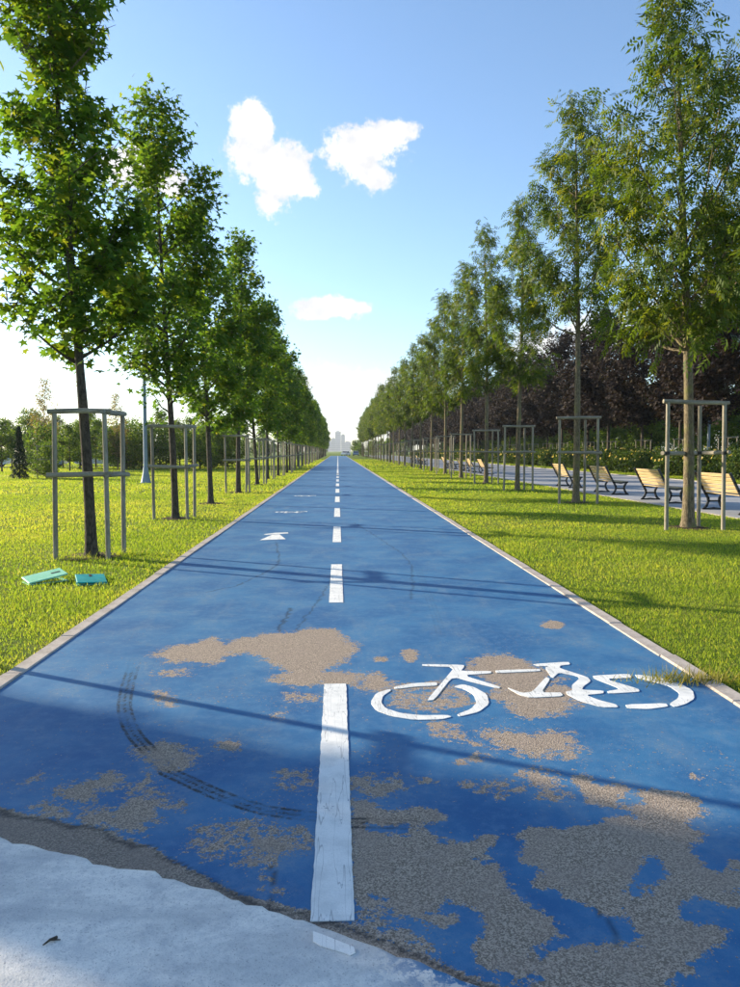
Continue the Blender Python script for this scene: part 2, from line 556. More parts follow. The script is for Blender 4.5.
def put(name, me, parent=None, loc=None, rz=0.0, sc=None):
    o = bpy.data.objects.new(name, me)
    if loc is not None:
        o.location = loc
    o.rotation_euler = (0, 0, rz)
    if sc is not None:
        o.scale = sc if hasattr(sc, '__len__') else (sc, sc, sc)
    return link(o, parent)

def vnoise(x, y, seed=0):
    """cheap smooth value noise, 0..1"""
    r = np.random.RandomState(seed)
    T = r.rand(64, 64)
    xi = np.floor(x).astype(int); yi = np.floor(y).astype(int)
    fx = x - xi; fy = y - yi
    fx = fx * fx * (3 - 2 * fx); fy = fy * fy * (3 - 2 * fy)
    g = lambda a, c: T[a % 64, c % 64]
    return (g(xi, yi) * (1 - fx) + g(xi + 1, yi) * fx) * (1 - fy) + (g(xi, yi + 1) * (1 - fx) + g(xi + 1, yi + 1) * fx) * fy

# ------------------------------------------------------------------ ground
XL = (G(0, 690.5)[0] + G(120, 607)[0]) / 2      # inner edges of the blue coating
XR = (G(620, 632.7)[0] + G(740, 709.7)[0]) / 2
KW = 0.115
PATH_END = 224.0
PZ = 0.012

bmq = MB()
bmq.add([(-3000, -300, 0), (3000, -300, 0), (3000, 3200, 0), (-3000, 3200, 0)], [(0, 1, 2, 3)])
lawn = tag(bmq.build('lawn', M['lawn'], smooth=False), kind='structure')

# --- worn patches traced on the ground
def zp(ox, oy, s, pts):
    return [G(ox + x / s, oy + y / s) for x, y in pts]
ZA = (340, 760, 3.7); ZB = (540, 760, 3.7); ZC = (360, 640, 3.7); ZD = (540, 640, 3.7)
ZE = (100, 620, 2.846); ZF = (0, 680, 2.176); Z6 = (0, 780, 3.7); Z7 = (200, 820, 3.364)
def A(*p): return zp(*ZA, p)
def B(*p): return zp(*ZB, p)
def C(*p): return zp(*ZC, p)
def D(*p): return zp(*ZD, p)
def E(*p): return zp(*ZE, p)
def F(*p): return zp(*ZF, p)
crisp_p = [
    A((40, 160), (90, 160), (150, 195), (210, 205), (250, 215), (255, 195), (310, 188), (360, 200), (385, 230), (340, 238),
      (300, 240), (290, 260), (310, 285), (370, 300), (430, 322), (490, 320), (540, 292), (570, 295), (555, 325), (520, 345),
      (535, 375), (490, 368), (475, 385), (520, 398), (590, 405), (600, 450), (640, 500), (690, 550), (740, 570))
    + B((45, 600), (70, 640), (88, 662), (70, 675), (0, 685)) + A((705, 712), (715, 740), (740, 760), (740, 800), (670, 800),
      (600, 795), (530, 780), (505, 700), (520, 680), (545, 660), (535, 600), (500, 560), (440, 530), (370, 525), (360, 560),
      (300, 580), (330, 590), (420, 600), (380, 620), (310, 610), (270, 590), (220, 580), (200, 565), (150, 545), (100, 555),
      (60, 530), (50, 480), (45, 400), (45, 250)),
    B((0, 262), (130, 262), (215, 258), (240, 235), (260, 222), (330, 218), (345, 240), (370, 235), (355, 205), (290, 190),
      (240, 180), (175, 165), (180, 150), (150, 105), (118, 85), (130, 68), (180, 72), (200, 95), (240, 105), (325, 110),
      (290, 145), (290, 180), (350, 185), (400, 180), (380, 140), (365, 130), (400, 115), (480, 125), (560, 140), (605, 200),
      (540, 230), (530, 260), (595, 285), (590, 310), (555, 325), (555, 350), (580, 375), (600, 410), (640, 425), (740, 418),
      (860, 420), (860, 470), (740, 475), (700, 485), (705, 500), (740, 505), (860, 510), (860, 570), (740, 565), (690, 555),
      (640, 530), (600, 512), (550, 510), (505, 540),
      (500, 580), (530, 615), (580, 632), (640, 625), (680, 640), (680, 670), (650, 700), (610, 715), (610, 740), (555, 760),
      (550, 795), (490, 800), (475, 840), (470, 980), (0, 980), (-60, 860), (0, 840), (0, 765), (50, 745), (120, 712), (190, 715), (280, 705),
      (300, 688), (350, 700), (385, 710), (375, 660), (345, 610), (330, 570), (310, 565), (295, 580), (250, 585), (210, 550),
      (160, 530), (105, 520), (100, 490), (0, 478), (-20, 460), (10, 430), (15, 405), (0, 395))
    + A((700, 400), (670, 380), (690, 345), (680, 310), (650, 285), (700, 265)),
    A((40, 75), (110, 70), (130, 100), (165, 100), (165, 75), (205, 75), (205, 110), (160, 130), (40, 115)),
    A((70, 640), (150, 640), (240, 655), (300, 720), (290, 740), (200, 700), (110, 665)),
    A((110, 575), (155, 580), (150, 640), (120, 630)),
    C((400, 105), (440, 70), (520, 58), (600, 80), (650, 105), (690, 125), (690, 180), (740, 150)) +
    D((30, 165), (60, 165), (110, 190), (135, 235), (100, 265), (60, 275), (0, 290)) +
    C((700, 285), (640, 290), (570, 275), (550, 240), (480, 215), (520, 185), (480, 150), (400, 120)),
    C((460, 350), (540, 340), (600, 360), (650, 360), (740, 345)) + D((50, 345), (90, 360), (130, 400), (130, 415), (40, 420), (0, 430)) +
    C((640, 430), (600, 420), (540, 400), (480, 380)),
    D((30, 430), (100, 420), (100, 440), (40, 440)),
    A((560, 100), (610, 90), (600, 125), (570, 120)),
    A((695, 60), (720, 40), (740, 68)) + B((40, 68), (52, 100), (40, 120), (82, 140), (70, 148), (30, 135), (0, 105)) + A((710, 85)),
    E((160, 100), (210, 80), (280, 70), (320, 55), (350, 75), (400, 60), (470, 45), (560, 40), (600, 28), (660, 30), (700, 60),
      (735, 85), (700, 110), (640, 150), (740, 160), (740, 190), (700, 185), (640, 185), (560, 195), (500, 175), (530, 150),
      (470, 110), (420, 95), (370, 100), (320, 130), (250, 120), (200, 125)),
    C((0, 135), (60, 130), (115, 165), (90, 195), (40, 190), (0, 185)),
    F((300, 150), (350, 140), (410, 160), (420, 190), (360, 205), (330, 180)),
    F((120, 245), (180, 235), (240, 210), (260, 220), (190, 265), (150, 265)),
    F((100, 275), (140, 270), (130, 315), (80, 300)),
    F((180, 310), (200, 285), (260, 295), (290, 260), (350, 270), (340, 300), (310, 330), (250, 330), (220, 330)),
]
soft_p = [
    C((115, 165), (200, 165), (310, 150), (430, 215), (430, 240), (370, 270), (200, 280), (100, 250)),
    C((230, 310), (330, 300), (390, 340), (440, 380), (520, 420), (440, 410), (330, 390), (260, 365)),
    C((400, 415), (500, 425), (490, 440), (420, 435)),
    E((135, 205), (200, 200), (240, 240), (200, 260), (150, 245)),
    E((500, 215), (560, 210), (630, 215), (630, 240), (540, 245)),
    E((470, 265), (520, 270), (520, 290), (470, 290)),
    E((150, 150), (260, 140), (270, 165), (160, 175)),
    F((260, 235), (330, 210), (380, 260), (420, 270), (400, 300), (330, 290), (280, 260)),
    F((410, 320), (460, 310), (540, 300), (600, 310), (690, 330), (690, 370), (640, 390), (600, 430), (640, 470), (560, 470),
      (560, 420), (500, 420), (440, 390), (400, 370)),
    F((600, 200), (690, 195), (680, 260), (600, 240)),
    F((40, 215), (110, 200), (100, 225), (50, 235)),
]
dots = [(*ZC, 185, 72, 22, 15), (*ZC, 80, 78, 22, 9), (*ZA, 455, 20, 20, 8), (*ZA, 495, 8, 15, 8), (*ZA, 655, 122, 18, 8),
        (*ZA, 475, 100, 18, 8), (*ZA, 520, 128, 20, 7), (*ZA, 310, 90, 25, 9), (*ZB, 570, 70, 8, 6), (0, 0, 1, 553, 626, 10, 4),
        (0, 0, 1, 410, 655, 7, 4), (*ZB, 720, 400, 20, 10), (*ZE, 370, 365, 30, 12)]
holes = [
    A((100, 250), (160, 258), (250, 255), (240, 290), (180, 280), (110, 270)),
    B((400, 365), (430, 380), (455, 430), (440, 465), (400, 470), (355, 465), (370, 430), (395, 405)),
    B((330, 498), (350, 485), (380, 485), (400, 500), (375, 518), (345, 515)),
    A((350, 305), (385, 305), (395, 320), (365, 322)),
    A((120, 515), (150, 512), (145, 530), (125, 532)),
]
edge_top = zp(*Z6, [(-300, 60), (0, 122), (150, 155), (300, 185), (400, 205), (480, 245), (560, 270), (640, 320)]) + \
           zp(*Z7, [(100, 262), (250, 305), (370, 330), (480, 385), (600, 430), (740, 480)]) + zp(*ZA, [(450, 815), (530, 845), (760, 930), (1700, 1330)])
edge_con = zp(*Z6, [(-300, 150), (-100, 205), (0, 225), (50, 248), (100, 250), (150, 268), (210, 285), (270, 297), (320, 305), (340, 325), (390, 335),
                   (440, 345), (510, 350), (570, 352), (600, 380), (680, 400)]) + \
           zp(*Z7, [(0, 250), (40, 248), (110, 280), (160, 300), (210, 310), (290, 345), (380, 365), (440, 387), (520, 417), (590, 448), (660, 474), (740, 502)]) + \
           zp(*ZA, [(400, 812), (450, 830), (530, 858), (760, 945), (1700, 1345)])
strip = edge_top + edge_con[::-1]

def sdist(PX, PY, poly):
    """signed distance, positive inside"""
    d = np.full(PX.shape, 1e9)
    ins = np.zeros(PX.shape, bool)
    n = len(poly)
    for i in range(n):
        x0, y0 = poly[i]
        x1, y1 = poly[(i + 1) % n]
        ex, ey = x1 - x0, y1 - y0
        L = ex * ex + ey * ey + 1e-12
        t = np.clip(((PX - x0) * ex + (PY - y0) * ey) / L, 0, 1)
        d = np.minimum(d, (PX - x0 - t * ex) ** 2 + (PY - y0 - t * ey) ** 2)
        if y0 != y1:
            c = ((y0 > PY) != (y1 > PY)) & (PX < (x1 - x0) * (PY - y0) / (y1 - y0) + x0)
            ins ^= c
    d = np.sqrt(d)
    return np.where(ins, d, -d)

def ldist(PX, PY, pl):
    d = np.full(PX.shape, 1e9)
    for (x0, y0), (x1, y1) in zip(pl[:-1], pl[1:]):
        ex, ey = x1 - x0, y1 - y0
        L = ex * ex + ey * ey + 1e-12
        t = np.clip(((PX - x0) * ex + (PY - y0) * ey) / L, 0, 1)
        d = np.minimum(d, (PX - x0 - t * ex) ** 2 + (PY - y0 - t * ey) ** 2)
    return np.sqrt(d)

xs = np.linspace(XL, XR, 260)
ys = np.concatenate([np.arange(1.0, 9.2, 0.018), np.arange(9.2, 24, 0.12), np.arange(24, PATH_END + 1, 2.0)])
GX, GY = np.meshgrid(xs, ys)
px_, py_ = GX.ravel(), GY.ravel()
near = py_ < 9.2
nx, ny = px_[near], py_[near]
wear_n = np.full(nx.shape, -0.35)
def near_sd(poly, pad=0.4):
    P_ = np.array(poly)
    s = (nx > P_[:, 0].min() - pad) & (nx < P_[:, 0].max() + pad) & (ny > P_[:, 1].min() - pad) & (ny < P_[:, 1].max() + pad)
    return s, sdist(nx[s], ny[s], poly)
for i_, p in enumerate(crisp_p):
    s, d = near_sd(p)
    sl_, of_ = (1.7, 0.02) if i_ < 2 else (0.62, 0.014)
    wear_n[s] = np.maximum(wear_n[s], d * sl_ + of_)
for p in soft_p:
    s, d = near_sd(p)
    wear_n[s] = np.maximum(wear_n[s], np.minimum(d * 0.7, 0.035) - 0.022)
for (ox, oy, sc_, cx, cy, rx, ry) in dots:
    p = zp(ox, oy, sc_, [(cx + rx * math.cos(a), cy + ry * math.sin(a)) for a in np.linspace(0, 6.283, 12)[:-1]])
    s, d = near_sd(p)
    wear_n[s] = np.maximum(wear_n[s], np.minimum(d * 1.5, 0.1) + 0.02)
for p in holes:
    s, d = near_sd(p)
    wear_n[s] = np.minimum(wear_n[s], -d * 1.6 - 0.01)
s, d = near_sd(strip)
wear_n[s] = np.maximum(wear_n[s], d * 3 + 0.05)
asph_n = np.zeros(nx.shape)
asph_n[s] = np.clip(d * 25 + 0.4, 0, 1)
wear = np.full(px_.shape, -0.35); wear[near] = np.clip(wear_n, -0.35, 0.4)
asph = np.zeros(px_.shape); asph[near] = asph_n
fl = np.clip((6.6 - py_) / 1.5, 0, 1)
skid = np.zeros(px_.shape)
skid_s = np.full(px_.shape, 3.0)
def skid_line(pl, wid, s0, s1):
    # strength runs from s0 at the first point to s1 at the last, tapering out at the ends
    n_ = len(pl) - 1
    for q_ in range(n_):
        for h_ in range(4):
            u0, u1 = h_ / 4, (h_ + 1) / 4
            (ax_, ay_), (bx_, by_) = pl[q_], pl[q_ + 1]
            d = ldist(nx, ny, [(ax_ + (bx_ - ax_) * u0, ay_ + (by_ - ay_) * u0), (ax_ + (bx_ - ax_) * u1, ay_ + (by_ - ay_) * u1)]) / wid
            t_ = (q_ + (u0 + u1) / 2) / n_
            st = (s0 + (s1 - s0) * t_) * min(1, t_ * 6 + .1, (1 - t_) * 6 + .1)
            c_ = skid_s[near]
            k_ = d < c_
            a_ = skid[near]
            a_[k_] = np.where(d[k_] < 2.5, st, a_[k_])
            skid[near] = a_
            skid_s[near] = np.minimum(c_, d)
skid_line(E((100, 118), (94, 140), (86, 165), (78, 195), (71, 228), (69, 250), (74, 280), (84, 308), (98, 332), (116, 355), (136, 374), (150, 386)), 0.05, 0.7, 1.3)
skid_line(E((168, 412), (190, 432)) + F((365, 205), (400, 221), (430, 235), (465, 251), (500, 265), (540, 279), (580, 290), (640, 299), (690, 303)) + A((40, 243), (120, 243), (250, 250), (340, 262)), 0.05, 1.2, 0.8)
skid_line([G(410, 500), G(420, 575), G(437, 620), G(442, 640)], 0.05, 0.15, 0.15)
crack = np.zeros(px_.shape)
R7 = (200, 440, 3.364)
cr = [(zp(*R7, [(258, 345), (262, 380), (268, 405), (255, 430), (200, 460), (120, 495), (20, 515)]), 0.012, 0.75),
      (zp(*R7, [(460, 420), (435, 490), (395, 550), (350, 610), (320, 650)]), 0.012, 0.6),
      (zp(*R7, [(305, 570), (285, 610), (265, 650)]), 0.014, 0.8),
      (zp(*R7, [(520, 280), (600, 330), (680, 385), (710, 420), (715, 470), (712, 540)]), 0.014, 0.5),
      (edge_top, 0.012, 1.0),
      (zp(*Z7, [(250, 290), (245, 240), (258, 200), (240, 180)]), 0.007, 0.8),
      (zp(*ZB, [(220, 560), (255, 620), (280, 690)]), 0.008, 0.7)]
for pl, wd, st in cr:
    lim = py_ < 20
    jx = px_[lim] + (vnoise(px_[lim] * 14 + 50, py_[lim] * 14 + 50, 5) - 0.5) * 0.05
    jy = py_[lim] + (vnoise(px_[lim] * 14 + 9, py_[lim] * 14 + 90, 6) - 0.5) * 0.05
    d = ldist(jx, jy, pl)
    crack[lim] = np.maximum(crack[lim], np.clip(1.4 - d / wd, 0, 1) * st)

V = np.stack([px_, py_, np.full(px_.shape, PZ)], 1)
nxn, nyn = len(xs), len(ys)
ii = (np.arange(nyn - 1)[:, None] * nxn + np.arange(nxn - 1)[None, :]).ravel()
Fq = np.stack([ii, ii + 1, ii + 1 + nxn, ii + nxn], 1)
me = mesh_np('cycle_path', V, Fq, M['path'])
for nm, arr in (('wear', wear), ('asphalt', asph), ('fleck', fl), ('skid', skid), ('skid_s', skid_s), ('crack', crack)):
    at = me.attributes.new(nm, 'FLOAT', 'POINT')
    at.data.foreach_set('value', arr.astype(np.float32))
path = tag(put('cycle_path', me), kind='structure')

# concrete apron in front of the path
con = [(-14, -6), (14, -6)] + [(14, edge_con[-1][1] - 4)] + [p for p in edge_con[::-1]] + [(-14, edge_con[0][1] + 3)]
con = [(x, y) for x, y in con]
bmq = MB()
edge_r = []
for i, (x, y) in enumerate(edge_con[:-1]):
    x2, y2 = edge_con[i + 1]
    L = math.hypot(x2 - x, y2 - y)
    k = max(1, int(L / 0.03))
    for j in range(k):
        t = j / k
        q = 0.012
        edge_r.append((x + (x2 - x) * t + rnd.uniform(-q, q) * 0.5, y + (y2 - y) * t + rnd.uniform(-q, q) * 0.7))
edge_r.append(edge_con[-1])
yb = -6.0
vs, fs = [], []
for (x, y) in edge_r:
    vs += [(x, y + 0.004, 0.004), (x, y, 0.017), (x - 0.006, y - 0.012, 0.022), (x - 0.05, y - 0.12, 0.023), (x, yb, 0.023)]
for i in range(len(edge_r) - 1):
    for j in range(4):
        a = i * 5 + j
        fs.append((a, a + 1, a + 6, a + 5))
me = bpy.data.meshes.new('concrete_apron')
me.from_pydata(vs, [], [f[::-1] for f in fs])
me.materials.append(M['concrete'])
at = me.attributes.new('slop', 'FLOAT', 'POINT')
sl = np.zeros(len(vs), np.float32)
for i, (x, y) in enumerate(edge_r):
    if x > 0.12:
        sl[i * 5:i * 5 + 3] = min(1, (x - 0.1) * 6)
        sl[i * 5 + 3] = 0.15
at.data.foreach_set('value', sl)
me.update()
apron = tag(put('concrete_apron', me), kind='structure')

# painted markings
def marking(name, poly, z=PZ + 0.004, parent=path, label=None):
    o = MB().prism(poly, z - 0.003, z).build(name, M['white'], parent, smooth=False)
    if label: o['label'] = label
    return o

def wobbly(x0, x1, y0, y1, w0=0.004, step=0.06):
    n = max(2, int((y1 - y0) / step))
    Lf = [(x0 + rnd.uniform(-w0, w0), y0 + (y1 - y0) * i / n) for i in range(n + 1)]
    Rt = [(x1 + rnd.uniform(-w0, w0), y0 + (y1 - y0) * i / n) for i in range(n + 1)]
    return Lf + Rt[::-1]

LXL, LXR = G(312, 900)[0], G(353.5, 900)[0]
dash_px = [(925, 686), (604, 565.5), (543, 527), (517.5, 508.5)]
yy = []
for a, c in dash_px:
    yy.append((G(337, a)[1], G(337, c)[1]))
while yy[-1][0] < 41:
    yy.append((yy[-1][0] + 4.85, yy[-1][1] + 4.85))
for a, c in yy:
    marking('centre_dash', wobbly(LXL, LXR, a, c, 0.0022 if a < 12 else 0.0, 0.035 if a < 12 else 1.0))
marking('centre_line', [(LXL + 0.01, 47), (LXR - 0.01, 47), (LXR - 0.01, PATH_END), (LXL + 0.01, PATH_END)])
marking('paint_smear', [G(a_, b_, 0.023) for a_, b_ in ((313, 932), (322, 935), (332, 939), (342, 943), (350, 946), (355.5, 949), (355.5, 953), (350, 956), (343, 953), (336, 951), (329, 949), (320, 946), (313, 942))], 0.0265, apron, 'smear of line paint run over onto the concrete')

bike_polys = [
    C((110, 190), (60, 205), (38, 240), (60, 270), (120, 292), (200, 305), (300, 303), (340, 293), (320, 287), (220, 288), (150, 280),
      (95, 262), (78, 240), (85, 215), (115, 195)),
    C((125, 182), (200, 168), (285, 165), (285, 177), (210, 180), (130, 190)),
    C((345, 181), (380, 172), (425, 184), (470, 210), (478, 245), (440, 275), (370, 292), (358, 285), (410, 265), (432, 240), (420, 210), (385, 190)),
    C((230, 97), (385, 100), (385, 108), (372, 123), (485, 123), (485, 131), (380, 138), (520, 182), (513, 188), (420, 165), (360, 148),
      (335, 152), (275, 230), (246, 233), (308, 160), (350, 108), (230, 104)),
    C((500, 120), (665, 115), (668, 123), (505, 130)),
    C((540, 182), (600, 205), (638, 200), (688, 145), (704, 152), (670, 203), (740, 203)) + D((75, 203), (85, 212)) + C((740, 217), (630, 222), (590, 212)),
    C((638, 97)) + D((105, 88), (112, 98), (75, 102), (72, 112), (175, 145), (188, 160), (160, 180), (155, 193), (235, 196), (235, 206),
      (168, 212), (220, 232), (280, 247), (290, 258), (230, 258), (150, 235), (100, 210), (95, 200), (120, 195), (118, 175), (145, 152),
      (140, 142), (70, 128), (45, 150), (18, 110), (35, 105), (0, 104)) + C((660, 104)),
    D((195, 140), (330, 133), (340, 148), (240, 152), (365, 190), (368, 200), (255, 207), (248, 198), (300, 190), (200, 150)),
    D((350, 135), (430, 145), (510, 165), (565, 195), (572, 225), (540, 245), (500, 257), (478, 245), (510, 225), (515, 205), (480, 180),
      (430, 165), (360, 148)),
    D((315, 248), (465, 243), (475, 255), (400, 265), (325, 262)),
]
def smooth_poly(p):
    """one round of corner cutting"""
    out = []
    for i in range(len(p)):
        a, c = p[i], p[(i + 1) % len(p)]
        out.append((a[0] * 0.85 + c[0] * 0.15, a[1] * 0.85 + c[1] * 0.15))
        out.append((a[0] * 0.15 + c[0] * 0.85, a[1] * 0.15 + c[1] * 0.85))
    return out
bm_ = MB()
for p in bike_polys:
    bm_.prism(smooth_poly(p), PZ + 0.001, PZ + 0.0042)
bike = bm_.build('bicycle_symbol', M['white'], path, smooth=False)
bike['label'] = 'white stencilled bicycle symbol on the worn blue coating'
allp = np.array([q for p in bike_polys for q in p])
bc = allp.mean(0)
for (pxx, pyy, wid) in ((291, 512.6, 0.78), (305, 496.3, 0.72)):
    gx, gy = G(pxx, pyy)
    k = wid / (allp[:, 0].max() - allp[:, 0].min())
    bm_ = MB()
    for p in bike_polys:
        bm_.prism([(gx - (x - bc[0]) * k, gy - (y - bc[1]) * k * 1.25) for x, y in p], PZ + 0.001, PZ + 0.0042)
    o = bm_.build('bicycle_symbol', M['white'], path, smooth=False)
    o['label'] = 'small white bicycle symbol in the oncoming lane'
Z4 = (240, 480, 7.4)
bm_ = MB()
bm_.prism(zp(*Z4, [(146, 452), (338, 444), (292, 408), (238, 411)]), PZ + 0.001, PZ + 0.0042)
bm_.prism(zp(*Z4, [(178, 408), (200, 411), (358, 401), (355, 394), (260, 397)]), PZ + 0.001, PZ + 0.0045)
o = bm_.build('arrow_symbol', M['white'], path, smooth=False)
o['label'] = 'white arrow painted in the oncoming lane'

# kerb stones
def kerb_run(x0, x1, name, y0, ym, y1):
    base = MB().add([(x0, y0, 0.002), (x1, y0, 0.002), (x1, y1, 0.002), (x0, y1, 0.002)], [(0, 1, 2, 3)]).build(name, M['soil'], smooth=False)
    tag(base, kind='structure')
    st = MB().box((0, 0, 0.0), (x1 - x0, 0.992, 0.05), bev=0.006).mesh('kerb_stone', M['kerb'], False)
    y = y0
    while y < ym:
        o = put('kerb_stone', st, base, ((x0 + x1) / 2 + rnd.uniform(-.004, .004), y + 0.5, 0.0 + rnd.uniform(-.004, .002)), rnd.uniform(-.004, .004))
        y += 1.0
    MB().box(((x0 + x1) / 2, (y + y1) / 2, 0.0), (x1 - x0, y1 - y, 0.05)).build('kerb_run', M['kerb'], base, smooth=False)
kl0 = edge_top[1][1] - 0.1
kerb_run(XL - KW, XL, 'kerb_lawn_side', kl0, kl0 + 46, PATH_END)
kerb_run(XR, XR + KW, 'kerb_bench_side', 1.2, 47.2, PATH_END)

# promenade with benches
PX0, PX1 = 8.95, 17.6
o = MB().add([(PX0, -20, 0.006), (PX1, -20, 0.006), (PX1, 260, 0.006), (PX0, 260, 0.006)], [(0, 1, 2, 3)]).build('promenade', M['promenade'], smooth=False)
tag(o, kind='structure')
MB().box((PX0 - 0.06, 120, 0.0), (0.12, 280, 0.03)).build('edging', M['kerb'], o, smooth=False)
MB().box((PX1 + 0.06, 120, 0.0), (0.12, 280, 0.06)).build('edging', M['kerb'], o, smooth=False)
# narrow park path and car park beyond the lawn
pw = [(-48, 40.5), (-22, 44.5), (-19, 47), (-17, 56), (-14, 90), (-12.6, 90), (-15.4, 56), (-17.2, 46.3), (-21.5, 43), (-48, 38.7)]
tag(MB().add([(x, y, 0.005) for x, y in pw], [tuple(range(len(pw)))[::-1]]).build('park_path', M['promenade'], smooth=False), kind='structure')
tag(MB().add([(-70, 62, 0.007), (-18, 70, 0.007), (-18, 78, 0.007), (-70, 72, 0.007)], [(0, 1, 2, 3)]).build('car_park', M['promenade'], smooth=False), kind='structure')

# ------------------------------------------------------------------ leaves
def rotmats(n, rs, up_bias=0.6, out=None, out_w=0.0):
    """n random leaf frames: columns = leaf axis, side, normal"""
    N = rs.normal(size=(n, 3))
    N /= np.linalg.norm(N, axis=1)[:, None]
    N[:, 2] = np.abs(N[:, 2]) * 0.8 + up_bias
    if out is not None:
        N += out * out_w
    N /= np.linalg.norm(N, axis=1)[:, None]
    A_ = rs.normal(size=(n, 3))
    A_[:, 2] -= 0.7
    if out is not None:
        A_ += out * 0.8
    A_ -= N * (A_ * N).sum(1)[:, None]
    A_ /= np.linalg.norm(A_, axis=1)[:, None] + 1e-9
    S_ = np.cross(N, A_)
    return A_, S_, N

def leaves_mesh(name, pos, size, tmpl_v, tmpl_f, mat, tint, rs, up=0.6, out=None, out_w=0.3):
    n = len(pos)
    A_, S_, N = rotmats(n, rs, up, out, out_w)
    T = np.asarray(tmpl_v, dtype=np.float64)
    X = (pos[:, None, :] + size[:, None, None] * (T[None, :, 0:1] * A_[:, None, :] + T[None, :, 1:2] * S_[:, None, :] + T[None, :, 2:3] * N[:, None, :]))
    k = len(T)
    Fm = np.asarray(tmpl_f)[None, :, :] + (np.arange(n) * k)[:, None, None]
    tf = np.repeat(tint, len(tmpl_f))
    return mesh_np(name, X.reshape(-1, 3), Fm.reshape(-1, 3), mat, tf)

# star leaf: five pointed lobes, folded a little
star_v = [(0.25, 0, 0.03)]
for i in range(10):
    a = math.pi + (i) * 2 * math.pi / 10
    r = (0.40 if i % 2 == 0 else (0.78, 0.95, 1.05, 0.95, 0.78)[i // 2])
    if i == 0: r = 0.32
    star_v.append((0.25 + r * math.cos(a) * 0.62, r * math.sin(a) * 0.62, -0.10 * r + 0.02 * (i % 3)))
star_f = [(0, 1 + i, 1 + (i + 1) % 10) for i in range(10)]
# feather leaf: stalk with seven leaflets
ash_v, ash_f = [], []
for (t, s) in [(0.25, 1), (0.25, -1), (0.5, 1), (0.5, -1), (0.75, 1), (0.75, -1), (0.95, 0)]:
    o_ = len(ash_v)
    ax, ay = (0.62, 0.78 * s) if s else (1, 0)
    L_ = 0.42 if s else 0.5
    zx = -0.10 - 0.25 * t * t
    sx_, sy_ = -ay * 0.085, ax * 0.085
    ash_v += [(t, 0, -0.2 * t * t), (t + ax * L_ * .45 + sx_, ay * L_ * .45 + sy_, zx + .03), (t + ax * L_, ay * L_, zx - 0.10), (t + ax * L_ * .45 - sx_, ay * L_ * .45 - sy_, zx + .01)]
    ash_f += [(o_, o_ + 1, o_ + 2), (o_, o_ + 2, o_ + 3)]
# simple oval leaf
oval_v = [(0, 0, 0), (0.5, 0.3, 0.05), (1, 0, -0.08), (0.5, -0.3, 0.05)]
oval_f = [(0, 1, 2), (0, 2, 3)]
TEMPL = {'star': (star_v, star_f), 'ash': (ash_v, ash_f), 'oval': (oval_v, oval_f)}

